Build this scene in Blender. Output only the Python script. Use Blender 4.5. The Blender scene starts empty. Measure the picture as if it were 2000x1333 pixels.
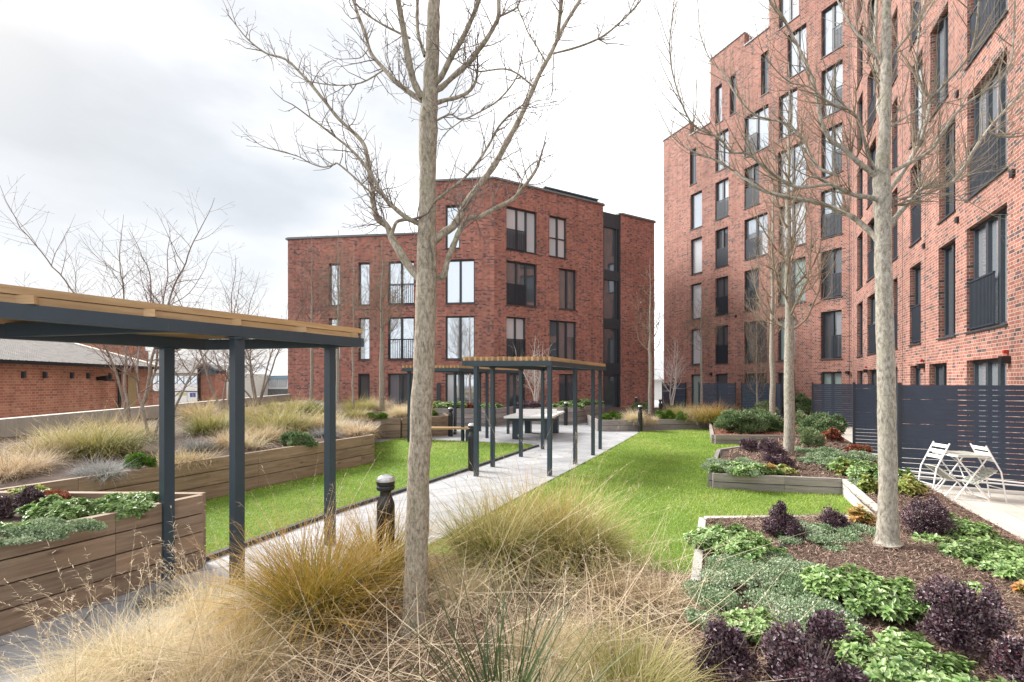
import bpy, math, random
import numpy as np
from mathutils import Vector, Matrix
R = math.radians
scene = bpy.context.scene
col = scene.collection
F = 900.0; H = 1.85; HZ = 746.0           # focal length in photo pixels, eye height, horizon row
# ---------------------------------------------------------------- camera
cd = bpy.data.cameras.new("camera"); cam = bpy.data.objects.new("camera", cd); col.objects.link(cam)
cam.location = (0, 0, H); cam.rotation_euler = (R(90), 0, 0)
cd.sensor_width = 36; cd.lens = 36 * F / 2000; cd.shift_y = (HZ - 666.5) / 2000
cd.clip_start = 0.05; cd.clip_end = 3000
scene.camera = cam
# ---------------------------------------------------------------- world, sun, exposure
SUN_EL, SUN_AZ = 40, -62                  # azimuth from +Y towards +X
w = bpy.data.worlds.new("World"); scene.world = w; w.use_nodes = True
nt = w.node_tree; nt.nodes.clear()
N = nt.nodes.new; LK = nt.links.new
out = N('ShaderNodeOutputWorld'); bg1 = N('ShaderNodeBackground'); bg2 = N('ShaderNodeBackground'); mixs = N('ShaderNodeMixShader')
sky = N('ShaderNodeTexSky'); sky.sky_type = 'NISHITA'; sky.sun_disc = False
sky.sun_elevation = R(SUN_EL); sky.sun_rotation = R(SUN_AZ); sky.dust_density = 3
LK(sky.outputs[0], bg1.inputs[0]); bg1.inputs[1].default_value = 0.12
tc = N('ShaderNodeTexCoord'); mp = N('ShaderNodeMapping'); mp.inputs['Scale'].default_value = (1.0, 1.0, 2.6)
LK(tc.outputs['Generated'], mp.inputs[0])
no = N('ShaderNodeTexNoise'); no.inputs['Scale'].default_value = 1.7; no.inputs['Detail'].default_value = 7; no.inputs['Roughness'].default_value = .5
LK(mp.outputs[0], no.inputs[0])
# the big grey cloud bank hangs to the left: distance of the view direction from its centre
vd = N('ShaderNodeVectorMath'); vd.operation = 'DISTANCE'; vd.inputs[1].default_value = (-.70, .64, .36)
mp2 = N('ShaderNodeMapping'); mp2.inputs['Scale'].default_value = (1, 1, 1.9); mp2.inputs['Location'].default_value = (0, 0, -.33)
LK(tc.outputs['Generated'], mp2.inputs[0]); LK(mp2.outputs[0], vd.inputs[0])
ma = N('ShaderNodeMath'); ma.operation = 'MULTIPLY_ADD'; ma.inputs[1].default_value = 1.5; ma.inputs[2].default_value = -.75
LK(no.outputs[0], ma.inputs[0])
ad = N('ShaderNodeMath'); ad.operation = 'ADD'; LK(ma.outputs[0], ad.inputs[0]); LK(vd.outputs['Value'], ad.inputs[1])
cr = N('ShaderNodeValToRGB'); LK(ad.outputs[0], cr.inputs[0])
e = cr.color_ramp.elements
e[0].position = .08; e[0].color = (.29, .32, .345, 1); e[1].position = .80; e[1].color = (.97, .97, .97, 1)
m = e.new(.36); m.color = (.40, .425, .45, 1)
m = e.new(.58); m.color = (.57, .58, .59, 1)
LK(cr.outputs[0], bg2.inputs[0]); bg2.inputs[1].default_value = .82
mixs.inputs[0].default_value = .9
LK(bg1.outputs[0], mixs.inputs[1]); LK(bg2.outputs[0], mixs.inputs[2]); LK(mixs.outputs[0], out.inputs[0])
sd = bpy.data.lights.new("sun", 'SUN'); sun = bpy.data.objects.new("sun", sd); col.objects.link(sun)
sd.energy = 3.6; sd.angle = R(24); sd.color = (1, .965, .92)
_d = Vector((math.sin(R(SUN_AZ)) * math.cos(R(SUN_EL)), math.cos(R(SUN_AZ)) * math.cos(R(SUN_EL)), math.sin(R(SUN_EL))))
sun.rotation_euler = _d.to_track_quat('Z', 'Y').to_euler()
vs = scene.view_settings; vs.view_transform = 'Standard'; vs.look = 'None'; vs.gamma = 1; vs.exposure = 1.1
# ================================================================ helpers
def P(x, y, Y): return Vector(((x - 1000) * Y / F, Y, H - (y - HZ) * Y / F))
def G(x, y, z=0.0):
    Y = (H - z) * F / (y - HZ); return Vector(((x - 1000) * Y / F, Y, z))
def tag(o, label=None, cat=None, group=None, kind=None):
    if label: o['label'] = label
    if cat: o['category'] = cat
    if group: o['group'] = group
    if kind: o['kind'] = kind
    return o
def empty(name, loc, rz=0, **k):
    o = bpy.data.objects.new(name, None); col.objects.link(o); o.location = loc; o.rotation_euler = (0, 0, rz)
    o.empty_display_size = .1
    return tag(o, **k)
def wpos(o):
    p = Vector((0, 0, 0))
    while o is not None: p += o.location; o = o.parent
    return p
def copy_tree(o, parent=None):
    c = o.copy(); col.objects.link(c); c.parent = parent
    for ch in list(o.children): copy_tree(ch, c)
    return c
class MB:
    """collects polygons (world coordinates) and links them as one mesh object"""
    def __init__(s): s.v = []; s.f = []; s.uv = {}; s.smooth = []
    def face(s, pts, uv=None, smooth=False):
        i = len(s.v); s.v += [tuple(p) for p in pts]; s.f.append(tuple(range(i, i + len(pts))))
        if uv: s.uv[len(s.f) - 1] = uv
        s.smooth.append(smooth)
    def bar(s, p, q, w, h, up=(0, 0, 1), ends=True):
        p = Vector(p); q = Vector(q); d = (q - p); L = d.length; d.normalize(); up = Vector(up)
        if abs(d.dot(up)) > .98: up = Vector((0, 1, 0))
        sx = d.cross(up).normalized(); sz = sx.cross(d).normalized()
        c = [(-w/2, -h/2), (w/2, -h/2), (w/2, h/2), (-w/2, h/2)]
        a = [p + sx*x + sz*z for x, z in c]; b = [q + sx*x + sz*z for x, z in c]
        o = random.random() * 20
        for i in range(4):
            j = (i + 1) % 4; ww = w if i % 2 == 0 else h
            s.face([a[i], a[j], b[j], b[i]], [(o, i*.3), (o, i*.3 + ww), (o + L, i*.3 + ww), (o + L, i*.3)])
        if ends: s.face(a[::-1], [(o, 0), (o, h), (o + w, h), (o + w, 0)]); s.face(b, [(o, 0), (o, h), (o + w, h), (o + w, 0)])
    def post(s, x, y, z0, z1, w, rz=0):
        up = (math.cos(rz), math.sin(rz), 0); s.bar((x, y, z0), (x, y, z1), w, w, up)
    def box(s, a, b):
        (x0, y0, z0), (x1, y1, z1) = a, b
        s.bar((x0, (y0+y1)/2, (z0+z1)/2), (x1, (y0+y1)/2, (z0+z1)/2), abs(y1-y0), abs(z1-z0))
    def prism(s, poly, z0, z1, bottom=False):
        n = len(poly)
        for i in range(n):
            a, b = poly[i], poly[(i+1) % n]; s.face([(a[0], a[1], z0), (b[0], b[1], z0), (b[0], b[1], z1), (a[0], a[1], z1)])
        s.face([(p[0], p[1], z1) for p in poly])
        if bottom: s.face([(p[0], p[1], z0) for p in poly][::-1])
    def lathe(s, prof, n=20, c=(0, 0, 0)):
        for (r0, z0), (r1, z1) in zip(prof, prof[1:]):
            for i in range(n):
                a, b = 2*math.pi*i/n, 2*math.pi*(i+1)/n
                q = [(c[0]+r*math.cos(t), c[1]+r*math.sin(t), c[2]+z) for r, z, t in ((r0, z0, a), (r0, z0, b), (r1, z1, b), (r1, z1, a))]
                if r0 < 1e-5: q = q[1:]
                elif r1 < 1e-5: q = q[:3]
                s.face(q, smooth=True)
    def tube(s, pts, rad, n=6):
        pts = [Vector(p) for p in pts]; base = len(s.v); sx = None
        for i, p in enumerate(pts):
            d = pts[min(i+1, len(pts)-1)] - pts[max(i-1, 0)]
            if d.length < 1e-7: d = Vector((0, 0, 1))
            d.normalize()
            if sx is None: sx = d.cross(Vector((.3, .9, .2)))
            else: sx = sx - d*sx.dot(d)
            if sx.length < .05: sx = d.cross(Vector((1, 0, 0)))
            sx.normalize(); sy = d.cross(sx); r = rad[i] if hasattr(rad, '__len__') else rad
            for k in range(n):
                a = 2*math.pi*k/n; q = p + (sx*math.cos(a) + sy*math.sin(a))*r; s.v.append(tuple(q))
        for i in range(len(pts)-1):
            for k in range(n):
                k2 = (k+1) % n; s.f.append((base+i*n+k, base+i*n+k2, base+(i+1)*n+k2, base+(i+1)*n+k)); s.smooth.append(True)
    def build(s, name, mat, parent=None, local=False, **k):
        off = Vector((0, 0, 0)) if (local or parent is None) else wpos(parent)
        me = bpy.data.meshes.new(name); V = np.array(s.v, dtype=np.float64) - np.array(off)
        me.from_pydata(V.tolist(), [], s.f); me.polygons.foreach_set('use_smooth', s.smooth)
        uvl = me.uv_layers.new(name='UVMap'); A = np.array(s.v)
        uvs = np.zeros((len(me.loops), 2)); li = 0
        for fi, f in enumerate(s.f):
            if fi in s.uv: uvs[li:li+len(f)] = s.uv[fi]
            else:
                p = A[list(f)]; n = np.cross(p[1]-p[0], p[2]-p[0]); L = np.linalg.norm(n)
                n = n/L if L > 1e-12 else np.array((0, 0, 1.))
                if abs(n[2]) > .7: uvs[li:li+len(f)] = p[:, :2]
                else:
                    t = np.array((-n[1], n[0])); t /= max(np.linalg.norm(t), 1e-9)
                    if t[0] < 0 or (abs(t[0]) < 1e-6 and t[1] < 0): t = -t
                    uvs[li:li+len(f), 0] = p[:, :2] @ t; uvs[li:li+len(f), 1] = p[:, 2]
            li += len(f)
        uvl.data.foreach_set('uv', uvs.ravel())
        if mat: me.materials.append(mat)
        o = bpy.data.objects.new(name, me); col.objects.link(o); o.parent = parent
        return tag(o, **k)
def npmesh(name, V, Q, mat, parent=None, tint=None, tt=None, origin=None, **k):
    """V (n,3) Q (m,4) quads from numpy; tint/tt are per-vertex floats"""
    me = bpy.data.meshes.new(name)
    off = np.array(wpos(parent)) if parent else (np.array(origin) if origin is not None else np.zeros(3))
    V = V - off
    me.vertices.add(len(V)); me.vertices.foreach_set('co', V.astype(np.float32).ravel())
    me.loops.add(Q.size); me.loops.foreach_set('vertex_index', Q.astype(np.int32).ravel())
    me.polygons.add(len(Q)); me.polygons.foreach_set('loop_start', np.arange(0, Q.size, 4, dtype=np.int32))
    me.update(calc_edges=True)
    for nm, a in (('tint', tint), ('along', tt)):
        if a is not None:
            at = me.attributes.new(nm, 'FLOAT', 'POINT'); at.data.foreach_set('value', a.astype(np.float32))
    me.materials.append(mat); o = bpy.data.objects.new(name, me); col.objects.link(o); o.parent = parent
    if parent is None and origin is not None: o.location = origin
    return tag(o, **k)
# ---------------------------------------------------------------- materials
_m = {}
def newmat(name):
    m = bpy.data.materials.new(name); m.use_nodes = True; nt = m.node_tree; b = nt.nodes['Principled BSDF']; return m, nt, b
def ramp(nt, stops, fac=None, interp='LINEAR'):
    r = nt.nodes.new('ShaderNodeValToRGB'); el = r.color_ramp.elements; r.color_ramp.interpolation = interp
    el[0].position = stops[0][0]; el[0].color = (*stops[0][1], 1); el[1].position = stops[-1][0]; el[1].color = (*stops[-1][1], 1)
    for p, c in stops[1:-1]: x = el.new(p); x.color = (*c, 1)
    if fac is not None: nt.links.new(fac, r.inputs[0])
    return r.outputs[0]
def noise(nt, scale, detail=4, rough=.55, vec=None, dist=0):
    n = nt.nodes.new('ShaderNodeTexNoise'); n.inputs['Scale'].default_value = scale; n.inputs['Detail'].default_value = detail
    n.inputs['Roughness'].default_value = rough; n.inputs['Distortion'].default_value = dist
    if vec is not None: nt.links.new(vec, n.inputs['Vector'])
    return n.outputs[0]
def coords(nt, kind='Object', scale=(1, 1, 1), rot=(0, 0, 0)):
    t = nt.nodes.new('ShaderNodeTexCoord'); m = nt.nodes.new('ShaderNodeMapping')
    m.inputs['Scale'].default_value = scale; m.inputs['Rotation'].default_value = rot
    nt.links.new(t.outputs[kind], m.inputs[0]); return m.outputs[0]
def mixc(nt, a, b, fac, mode='MIX'):
    m = nt.nodes.new('ShaderNodeMix'); m.data_type = 'RGBA'; m.blend_type = mode
    for s, v in ((m.inputs[0], fac), (m.inputs[6], a), (m.inputs[7], b)):
        if isinstance(v, (int, float)): s.default_value = v
        elif isinstance(v, tuple): s.default_value = (*v, 1)
        else: nt.links.new(v, s)
    return m.outputs[2]
def bump(nt, b, h, strength=.3, dist=.01):
    u = nt.nodes.new('ShaderNodeBump'); u.inputs['Strength'].default_value = strength; u.inputs['Distance'].default_value = dist
    nt.links.new(h, u.inputs['Height']); nt.links.new(u.outputs[0], b.inputs['Normal'])
def plain(name, c, rough=.6, metal=0, var=.12, scale=6, bmp=0):
    m, nt, b = newmat(name); v = coords(nt); n = noise(nt, scale, 5, .6, v)
    c1 = tuple(x*(1-var) for x in c); c2 = tuple(min(1, x*(1+var)) for x in c)
    nt.links.new(ramp(nt, [(.3, c1), (.7, c2)], n), b.inputs['Base Color'])
    b.inputs['Roughness'].default_value = rough; b.inputs['Metallic'].default_value = metal
    if bmp: bump(nt, b, noise(nt, scale*8, 4, .6, v), bmp)
    return m
def brick_mat(name, cols, mortar, dirt=.25, bw=.225, rh=.075, ms=.007, sq=.5):
    m, nt, b = newmat(name); uv = nt.nodes.new('ShaderNodeTexCoord').outputs['UV']
    t = nt.nodes.new('ShaderNodeTexBrick'); nt.links.new(uv, t.inputs[0]); t.offset = .5; t.squash = sq; t.squash_frequency = 2
    t.inputs['Color1'].default_value = (0, 0, 0, 1); t.inputs['Color2'].default_value = (1, 1, 1, 1); t.inputs['Mortar'].default_value = (.5, .5, .5, 1)
    t.inputs['Scale'].default_value = 1; t.inputs['Mortar Size'].default_value = ms; t.inputs['Mortar Smooth'].default_value = .2
    t.inputs['Brick Width'].default_value = bw; t.inputs['Row Height'].default_value = rh
    big = noise(nt, .9, 4, .6, uv)
    # cluster the dark bricks a little
    a = nt.nodes.new('ShaderNodeMath'); a.operation = 'MULTIPLY_ADD'; nt.links.new(big, a.inputs[0]); a.inputs[1].default_value = .6; a.inputs[2].default_value = -.28
    s = nt.nodes.new('ShaderNodeMath'); s.operation = 'ADD'; nt.links.new(t.outputs['Color'], s.inputs[0]); nt.links.new(a.outputs[0], s.inputs[1])
    c = ramp(nt, cols, s.outputs[0])
    fine = noise(nt, 35, 3, .6, uv); c = mixc(nt, c, ramp(nt, [(.3, (.72, .72, .72)), (.7, (1.12, 1.12, 1.12))], fine), .7, 'MULTIPLY')
    c = mixc(nt, c, mortar, t.outputs['Fac'])
    wide = noise(nt, .35, 5, .6, uv); c = mixc(nt, c, ramp(nt, [(.3, (1-dirt,)*3), (.65, (1.05,)*3)], wide), 1, 'MULTIPLY')
    sk = noise(nt, 1, 5, .6, coords(nt, 'UV', (2.6, .22, 1))); c = mixc(nt, c, ramp(nt, [(.34, (.78, .77, .77)), (.52, (1, 1, 1)), (.72, (1.08, 1.07, 1.06))], sk), .8, 'MULTIPLY')
    nt.links.new(c, b.inputs['Base Color']); b.inputs['Roughness'].default_value = .88
    iv = nt.nodes.new('ShaderNodeMath'); iv.operation = 'SUBTRACT'; iv.inputs[0].default_value = 1; nt.links.new(t.outputs['Fac'], iv.inputs[1])
    bump(nt, b, iv.outputs[0], .5, .006); return m
def wood_mat(name, c1, c2, c3, gx=1.2, rough=.75, knots=True):
    m, nt, b = newmat(name); uv = coords(nt, 'UV', (gx, 14, 1))
    n = noise(nt, 1.6, 6, .62, uv, .8); f = noise(nt, 9, 4, .7, coords(nt, 'UV', (gx*1.5, 60, 1)))
    c = ramp(nt, [(.25, c1), (.5, c2), (.75, c3)], n)
    c = mixc(nt, c, ramp(nt, [(.3, (.7,)*3), (.7, (1.15,)*3)], f), .55, 'MULTIPLY')
    if knots:
        k = nt.nodes.new('ShaderNodeTexVoronoi'); nt.links.new(coords(nt, 'UV', (1.9, 4.6, 1)), k.inputs[0]); k.inputs['Scale'].default_value = 1
        c = mixc(nt, c, ramp(nt, [(.03, (.3, .22, .18)), (.12, (1, 1, 1))], k.outputs['Distance']), .8, 'MULTIPLY')
    bd = noise(nt, .9, 1, .5, coords(nt, 'UV', (.22, .22, 1))); c = mixc(nt, c, ramp(nt, [(.35, (.72, .74, .76)), (.65, (1.2, 1.18, 1.15))], bd), .9, 'MULTIPLY')
    wd = noise(nt, .9, 4, .6, coords(nt, 'Object')); c = mixc(nt, c, ramp(nt, [(.3, (.8,)*3), (.7, (1.12,)*3)], wd), .8, 'MULTIPLY')
    nt.links.new(c, b.inputs['Base Color']); b.inputs['Roughness'].default_value = rough; bump(nt, b, f, .25, .004); return m
def leaf_mat(name, cols, tip=None, trans=.3, rough=.5, tipfac=.8, interp='LINEAR'):
    m, nt, b = newmat(name); a = nt.nodes.new('ShaderNodeAttribute'); a.attribute_name = 'tint'
    n = len(cols); c = ramp(nt, [(i/(n-1), x) for i, x in enumerate(cols)], a.outputs['Fac'], interp)
    if tip:
        t = nt.nodes.new('ShaderNodeAttribute'); t.attribute_name = 'along'
        g = nt.nodes.new('ShaderNodeMapRange'); nt.links.new(t.outputs['Fac'], g.inputs[0]); g.inputs[1].default_value = .25; g.inputs[2].default_value = 1; g.inputs[4].default_value = tipfac
        c = mixc(nt, c, tip, g.outputs[0])
    nt.links.new(c, b.inputs['Base Color']); b.inputs['Roughness'].default_value = rough
    tr = nt.nodes.new('ShaderNodeBsdfTranslucent'); nt.links.new(c, tr.inputs[0])
    mx = nt.nodes.new('ShaderNodeMixShader'); mx.inputs[0].default_value = trans
    nt.links.new(b.outputs[0], mx.inputs[1]); nt.links.new(tr.outputs[0], mx.inputs[2])
    nt.links.new(mx.outputs[0], nt.nodes['Material Output'].inputs[0]); return m
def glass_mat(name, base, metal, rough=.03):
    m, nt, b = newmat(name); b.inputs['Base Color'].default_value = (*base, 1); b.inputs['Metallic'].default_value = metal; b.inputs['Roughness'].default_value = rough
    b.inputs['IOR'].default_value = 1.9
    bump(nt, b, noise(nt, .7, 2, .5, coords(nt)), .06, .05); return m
def curtain_mat(name, c):
    m, nt, b = newmat(name); w_ = nt.nodes.new('ShaderNodeTexWave'); nt.links.new(coords(nt, 'UV', (1, .02, 1)), w_.inputs[0]); w_.inputs['Scale'].default_value = 7; w_.inputs['Distortion'].default_value = 2
    nt.links.new(ramp(nt, [(0, tuple(x*.55 for x in c)), (1, c)], w_.outputs[0]), b.inputs['Base Color'])
    b.inputs['Roughness'].default_value = .05; b.inputs['IOR'].default_value = 1.9; return m
M = dict(
 brickA=brick_mat('brick tall block', [(.0, (.075, .05, .05)), (.14, (.13, .07, .065)), (.26, (.27, .098, .072)), (.62, (.33, .125, .09)), (1, (.39, .18, .135))], (.48, .38, .32)),
 brickB=brick_mat('brick low block', [(.0, (.07, .035, .04)), (.16, (.14, .05, .048)), (.28, (.31, .090, .060)), (.72, (.40, .125, .082)), (1, (.50, .185, .12))], (.46, .36, .32)),
 brickC=brick_mat('old brick', [(0, (.36, .13, .08)), (.5, (.45, .17, .10)), (1, (.53, .24, .15))], (.45, .33, .26), .35),
 frame=plain('window frame grey', (.035, .045, .055), .45), steel=plain('pergola steel', (.032, .052, .07), .42, var=.08),
 coping=plain('grey coping', (.16, .18, .19), .5), rail=plain('balcony steel', (.02, .028, .04), .5),
 navy=plain('fence slats', (.036, .055, .09), .5, var=.1), black=plain('black metal', (.012, .013, .015), .38), red=plain('red plastic', (.45, .03, .02), .5),
 white=plain('white enamel', (.84, .84, .82), .4, var=.04), ground=plain('asphalt', (.10, .10, .10), .9), cream=plain('cream stone', (.58, .55, .48), .8, var=.08),
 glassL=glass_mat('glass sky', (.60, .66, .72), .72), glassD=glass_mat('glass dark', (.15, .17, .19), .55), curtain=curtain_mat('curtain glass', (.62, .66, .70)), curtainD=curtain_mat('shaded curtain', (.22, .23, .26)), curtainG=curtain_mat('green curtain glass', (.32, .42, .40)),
 wood=wood_mat('planter boards', (.18, .12, .08), (.30, .21, .145), (.41, .31, .22)),
 woodG=wood_mat('grey weathered boards', (.20, .17, .155), (.31, .28, .265), (.40, .37, .35)),
 pine=wood_mat('pale pine', (.34, .21, .10), (.47, .31, .16), (.56, .40, .23), 1.0, .6),
 soil=plain('soil', (.07, .045, .032), .95, var=.5, scale=14, bmp=.6),
 redsoil=plain('red mulch', (.17, .07, .04), .95, var=.5, scale=20, bmp=.6),
)
def paving_mat(name, c1, c2, joint, bw, rh, ang, stain=.25):
    m, nt, b = newmat(name); v = coords(nt, 'Object', (1, 1, 1), (0, 0, ang))
    t = nt.nodes.new('ShaderNodeTexBrick'); nt.links.new(v, t.inputs[0]); t.offset = .5
    t.inputs['Color1'].default_value = (0, 0, 0, 1); t.inputs['Color2'].default_value = (1, 1, 1, 1)
    t.inputs['Scale'].default_value = 1; t.inputs['Mortar Size'].default_value = .009; t.inputs['Brick Width'].default_value = bw; t.inputs['Row Height'].default_value = rh
    c = ramp(nt, [(0, c1), (1, c2)], t.outputs['Color'])
    sp = noise(nt, 90, 3, .7, v); c = mixc(nt, c, ramp(nt, [(.3, (.8,)*3), (.7, (1.14,)*3)], sp), .6, 'MULTIPLY')
    st = noise(nt, 1.3, 6, .65, v); c = mixc(nt, c, ramp(nt, [(.3, (1-stain,)*3), (.6, (1.04,)*3)], st), 1, 'MULTIPLY')
    c = mixc(nt, c, joint, t.outputs['Fac']); nt.links.new(c, b.inputs['Base Color']); b.inputs['Roughness'].default_value = .75
    bump(nt, b, sp, .15, .003); return m
PA = math.atan2(.505, 1)       # direction of the path, the fence lines and the right-hand wing, measured from +Y towards +X
pdir = Vector((math.sin(PA), math.cos(PA), 0)); pnor = Vector((math.cos(PA), -math.sin(PA), 0))
M['pave'] = paving_mat('paving slabs', (.33, .345, .36), (.41, .42, .435), (.17, .175, .18), .9, .45, -PA - R(90) + R(90))
M['terr'] = paving_mat('terrace slabs', (.50, .47, .42), (.58, .55, .49), (.33, .31, .28), .6, .6, PA)
def concrete():
    m, nt, b = newmat('board marked concrete'); uv = coords(nt, 'UV')
    c = ramp(nt, [(.3, (.36, .35, .31)), (.7, (.52, .50, .45))], noise(nt, 1.1, 7, .65, coords(nt, 'UV', (1, .35, 1))))
    c = mixc(nt, c, ramp(nt, [(.35, (.8,)*3), (.6, (1.05,)*3)], noise(nt, 7, 5, .7, coords(nt, 'UV', (3, .3, 1)))), .8, 'MULTIPLY')
    nt.links.new(c, b.inputs['Base Color']); b.inputs['Roughness'].default_value = .85; bump(nt, b, noise(nt, 30, 4, .6, uv), .2, .004); return m
M['conc'] = concrete()
def bark(name, base, dark, light, moss=.35, hs=1.0):
    m, nt, b = newmat(name); v = coords(nt, 'Object', (1, 1, .4))
    n = noise(nt, 55*hs, 8, .75, v, .4); c = ramp(nt, [(.36, dark), (.48, base), (.62, light)], n)
    ring = noise(nt, 5*hs, 4, .6, coords(nt, 'Object', (.6, .6, 6))); c = mixc(nt, c, ramp(nt, [(.30, (.6, .55, .5)), (.42, (1, 1, 1))], ring), .5, 'MULTIPLY')
    g = ramp(nt, [(.5, (0, 0, 0)), (.7, (1, 1, 1))], noise(nt, 9*hs, 5, .7, coords(nt, 'Object', (1, 1, .6))))
    mm = nt.nodes.new('ShaderNodeMath'); mm.operation = 'MULTIPLY'; nt.links.new(g, mm.inputs[0]); mm.inputs[1].default_value = moss
    c = mixc(nt, c, (.20, .19, .11), mm.outputs[0]); nt.links.new(c, b.inputs['Base Color']); b.inputs['Roughness'].default_value = .9
    bump(nt, b, n, .7, .008); return m
M['bark'] = bark('pale furrowed bark', (.28, .24, .185), (.11, .09, .065), (.43, .38, .30), .5)
M['bark2'] = bark('smooth grey bark', (.28, .255, .21), (.12, .105, .085), (.43, .40, .345), .4, .8)
M['twig'] = plain('twigs', (.15, .115, .095), .85, var=.25, scale=9)
M['twig2'] = plain('pale twigs', (.22, .175, .125), .85, var=.25, scale=9)
M['birch'] = bark('white birch bark', (.58, .54, .50), (.25, .21, .19), (.70, .67, .63), .05)
M['bstem'] = bark('grey stems', (.26, .22, .19), (.12, .09, .08), (.38, .34, .30), .1)
M['btwig'] = plain('reddish twigs', (.20, .13, .105), .85, var=.3, scale=9)
def line_pt(A, B, x):
    k = (x-1000)/F; dx, dy = B[0]-A[0], B[1]-A[1]; t = (k*A[1]-A[0])/(dx-k*dy); return Vector((A[0]+t*dx, A[1]+t*dy, 0))
# ================================================================ ground, paths, lawns
g = MB(); g.face([(-900, -300, -2.2), (900, -300, -2.2), (900, 1500, -2.2), (-900, 1500, -2.2)]); g.build('ground', M['ground'], kind='structure')
wA, wB = Vector((-8.05, 3.2)), Vector((-11.66, 24.4)); wA = wB + (wA-wB)*1.0
wl0 = line_pt((-8.8, 7.9), (-11.66, 24.4), -700); wl0 = Vector((-7.75, 1.9, 0)); wl1 = Vector((-11.66, 24.4, 0)); 
pv = MB(); pv.prism([(-7.3, -3), (22, -3), (22, 46), (-10, 46), (-11.75, 25), (-7.75, 1.5)], -2.2, 0.0); pv.build('paving', M['pave'], kind='structure')
def strip(name, pts, z0, z1, mat, **k):
    b = MB(); b.prism(pts, z0, z1); return b.build(name, mat, **k)
lawnL = [(-3.24, 4.81), (-2.48, 6.63), (-1.22, 9.15), (.42, 12.7), (.62, 13.2), (.5, 13.5), (-1.3, 14.05), (-3.6, 14.9), (-4.4, 13), (-3.1, 10.5), (-5.4, 5.6), (-3.4, 4.75)]
lawnR = [(-1.15, 4.75), (.55, 8.2), (2.16, 11.5), (4.25, 15.9), (4.75, 16.95), (7.9, 17.9), (6.2, 14), (5.94, 13.5), (8.7, 13.4), (8.2, 11.6), (4.9, 10.6), (3.44, 7.9), (5.4, 7.5), (4.47, 5.6), (2.3, 5.5), (1.75, 4.3)]
lawn_soil = plain('turf base', (.10, .17, .03), .95, var=.4, scale=12)
strip('lawn', lawnL, 0, .02, lawn_soil, kind='structure'); strip('lawn', lawnR, 0, .02, lawn_soil, kind='structure')
kb = MB(); kp = [(-3.30, 4.70), (-2.54, 6.58), (-1.28, 9.12), (.40, 12.72), (.66, 13.22)]
for a, b_ in zip(kp, kp[1:]): kb.bar((a[0]+.09, a[1]-.02, .022), (b_[0]+.09, b_[1]-.02, .022), .07, .05)
kb.build('edging', plain('dark edging', (.055, .055, .055), .8, var=.3, scale=15), label='dark edging strip between the left lawn and the pale path', cat='lawn edging')
kb = MB(); kp = [(-1.1, 4.7), (.55, 8.14), (2.2, 11.45), (4.28, 15.85), (4.8, 16.9)]
for a, b_ in zip(kp, kp[1:]): kb.bar((a[0]-.03, a[1]+.0, .012), (b_[0]-.03, b_[1], .012), .03, .035)
kb.build('edging', M['steel'], label='thin metal edging strip between the pale path and the right lawn', cat='lawn edging')
# terrace right of the beds
def kerbpt(Y): return Vector((5.3 + .505*(Y-4.77), Y, 0))
strip('terrace', [kerbpt(1.0)[:2], (9.0, 1.0), (20, 20), kerbpt(24)[:2]], 0, .006, M['terr'], kind='structure')
# ================================================================ concrete boundary wall
b = MB(); n = Vector((-.985, -.17, 0))*.22
for (a, c, za, zc) in ((Vector((-7.9, 2.6, 0)), Vector((-8.8, 7.9, 0)), 1.2, 1.2), (Vector((-8.8, 7.9, 0)), wl1, 1.2, 1.19)):
    for k in range(6 if a.y > 5 else 2):
        nn = 6 if a.y > 5 else 2; p = a.lerp(c, k/nn); q = a.lerp(c, (k+1)/nn-.0012)
        pts = [p, q, q+n, p+n]
        for i in range(4):
            u, v_ = pts[i], pts[(i+1) % 4]; b.face([(u.x, u.y, -2.2), (v_.x, v_.y, -2.2), (v_.x, v_.y, za), (u.x, u.y, za)])
        b.face([(t.x, t.y, za) for t in pts])
b.build('concrete_wall', M['conc'], label='long pale concrete boundary wall behind the raised beds on the left', cat='wall')
# ================================================================ timber planters
def planter(name, label, segs, z1, board=.2, mat=None, soil=None, soilz=None, soilmat=None, th=.075, blen=2.4, cat='planter', group='raised timber planters', white=None):
    """segs: chains of (x, y) corners, each chain one boarded side"""
    c = segs[0][0]; root = empty(name, (c[0], c[1], 0), label=label, cat=cat, group=group)
    for si, ch in enumerate(segs):
        b = MB(); a = Vector((*ch[0], 0)); q = Vector((*ch[1], 0)); d = (q-a); L = d.length; d.normalize()
        zt = z1; k = 0
        while zt > 0.005:
            zb = max(zt-board, -.02); u = -(.35+si*.3) ; 
            u = 0.0; first = (1.1 if si % 2 == 0 else 1.7)
            while u < L-.001:
                e_ = min(L, u + (first if u == 0 else blen));  
                if L - e_ < .25: e_ = L
                b.bar(a + d*(u+.0015) + Vector((0, 0, (zt+zb)/2)), a + d*(e_-.0015) + Vector((0, 0, (zt+zb)/2)), th, zt-zb-.012); u = e_
            zt = zb; k += 1
            if zb < 0: break
        mm = (white if (white and si == len(segs)-1) else mat) or M['wood']
        b.build('panel', mm, root)
    if soil:
        b = MB(); b.prism(soil, 0, soilz if soilz else z1-.06); b.build('soil', soilmat or M['soil'], root)
    return root
planter('timber_planter', 'tall brown timber planter of four boards at the left edge, under the slatted pergola',
        [[(-3.95, 3.0), (-3.1, 4.6)], [(-3.12, 4.66), (-5.6, 4.72)]], .73, .183, soil=[(-3.98, 3.05), (-3.15, 4.62), (-5.6, 4.68), (-6.6, 3.0)])
zL = .66
planter('timber_planter', 'long brown timber planter retaining the grass bed along the left lawn',
        [[(-5.9, 4.75), (-3.14, 10.42)], [(-3.16, 10.46), (-3.95, 10.9)]], zL, .21, soil=None)
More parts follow.
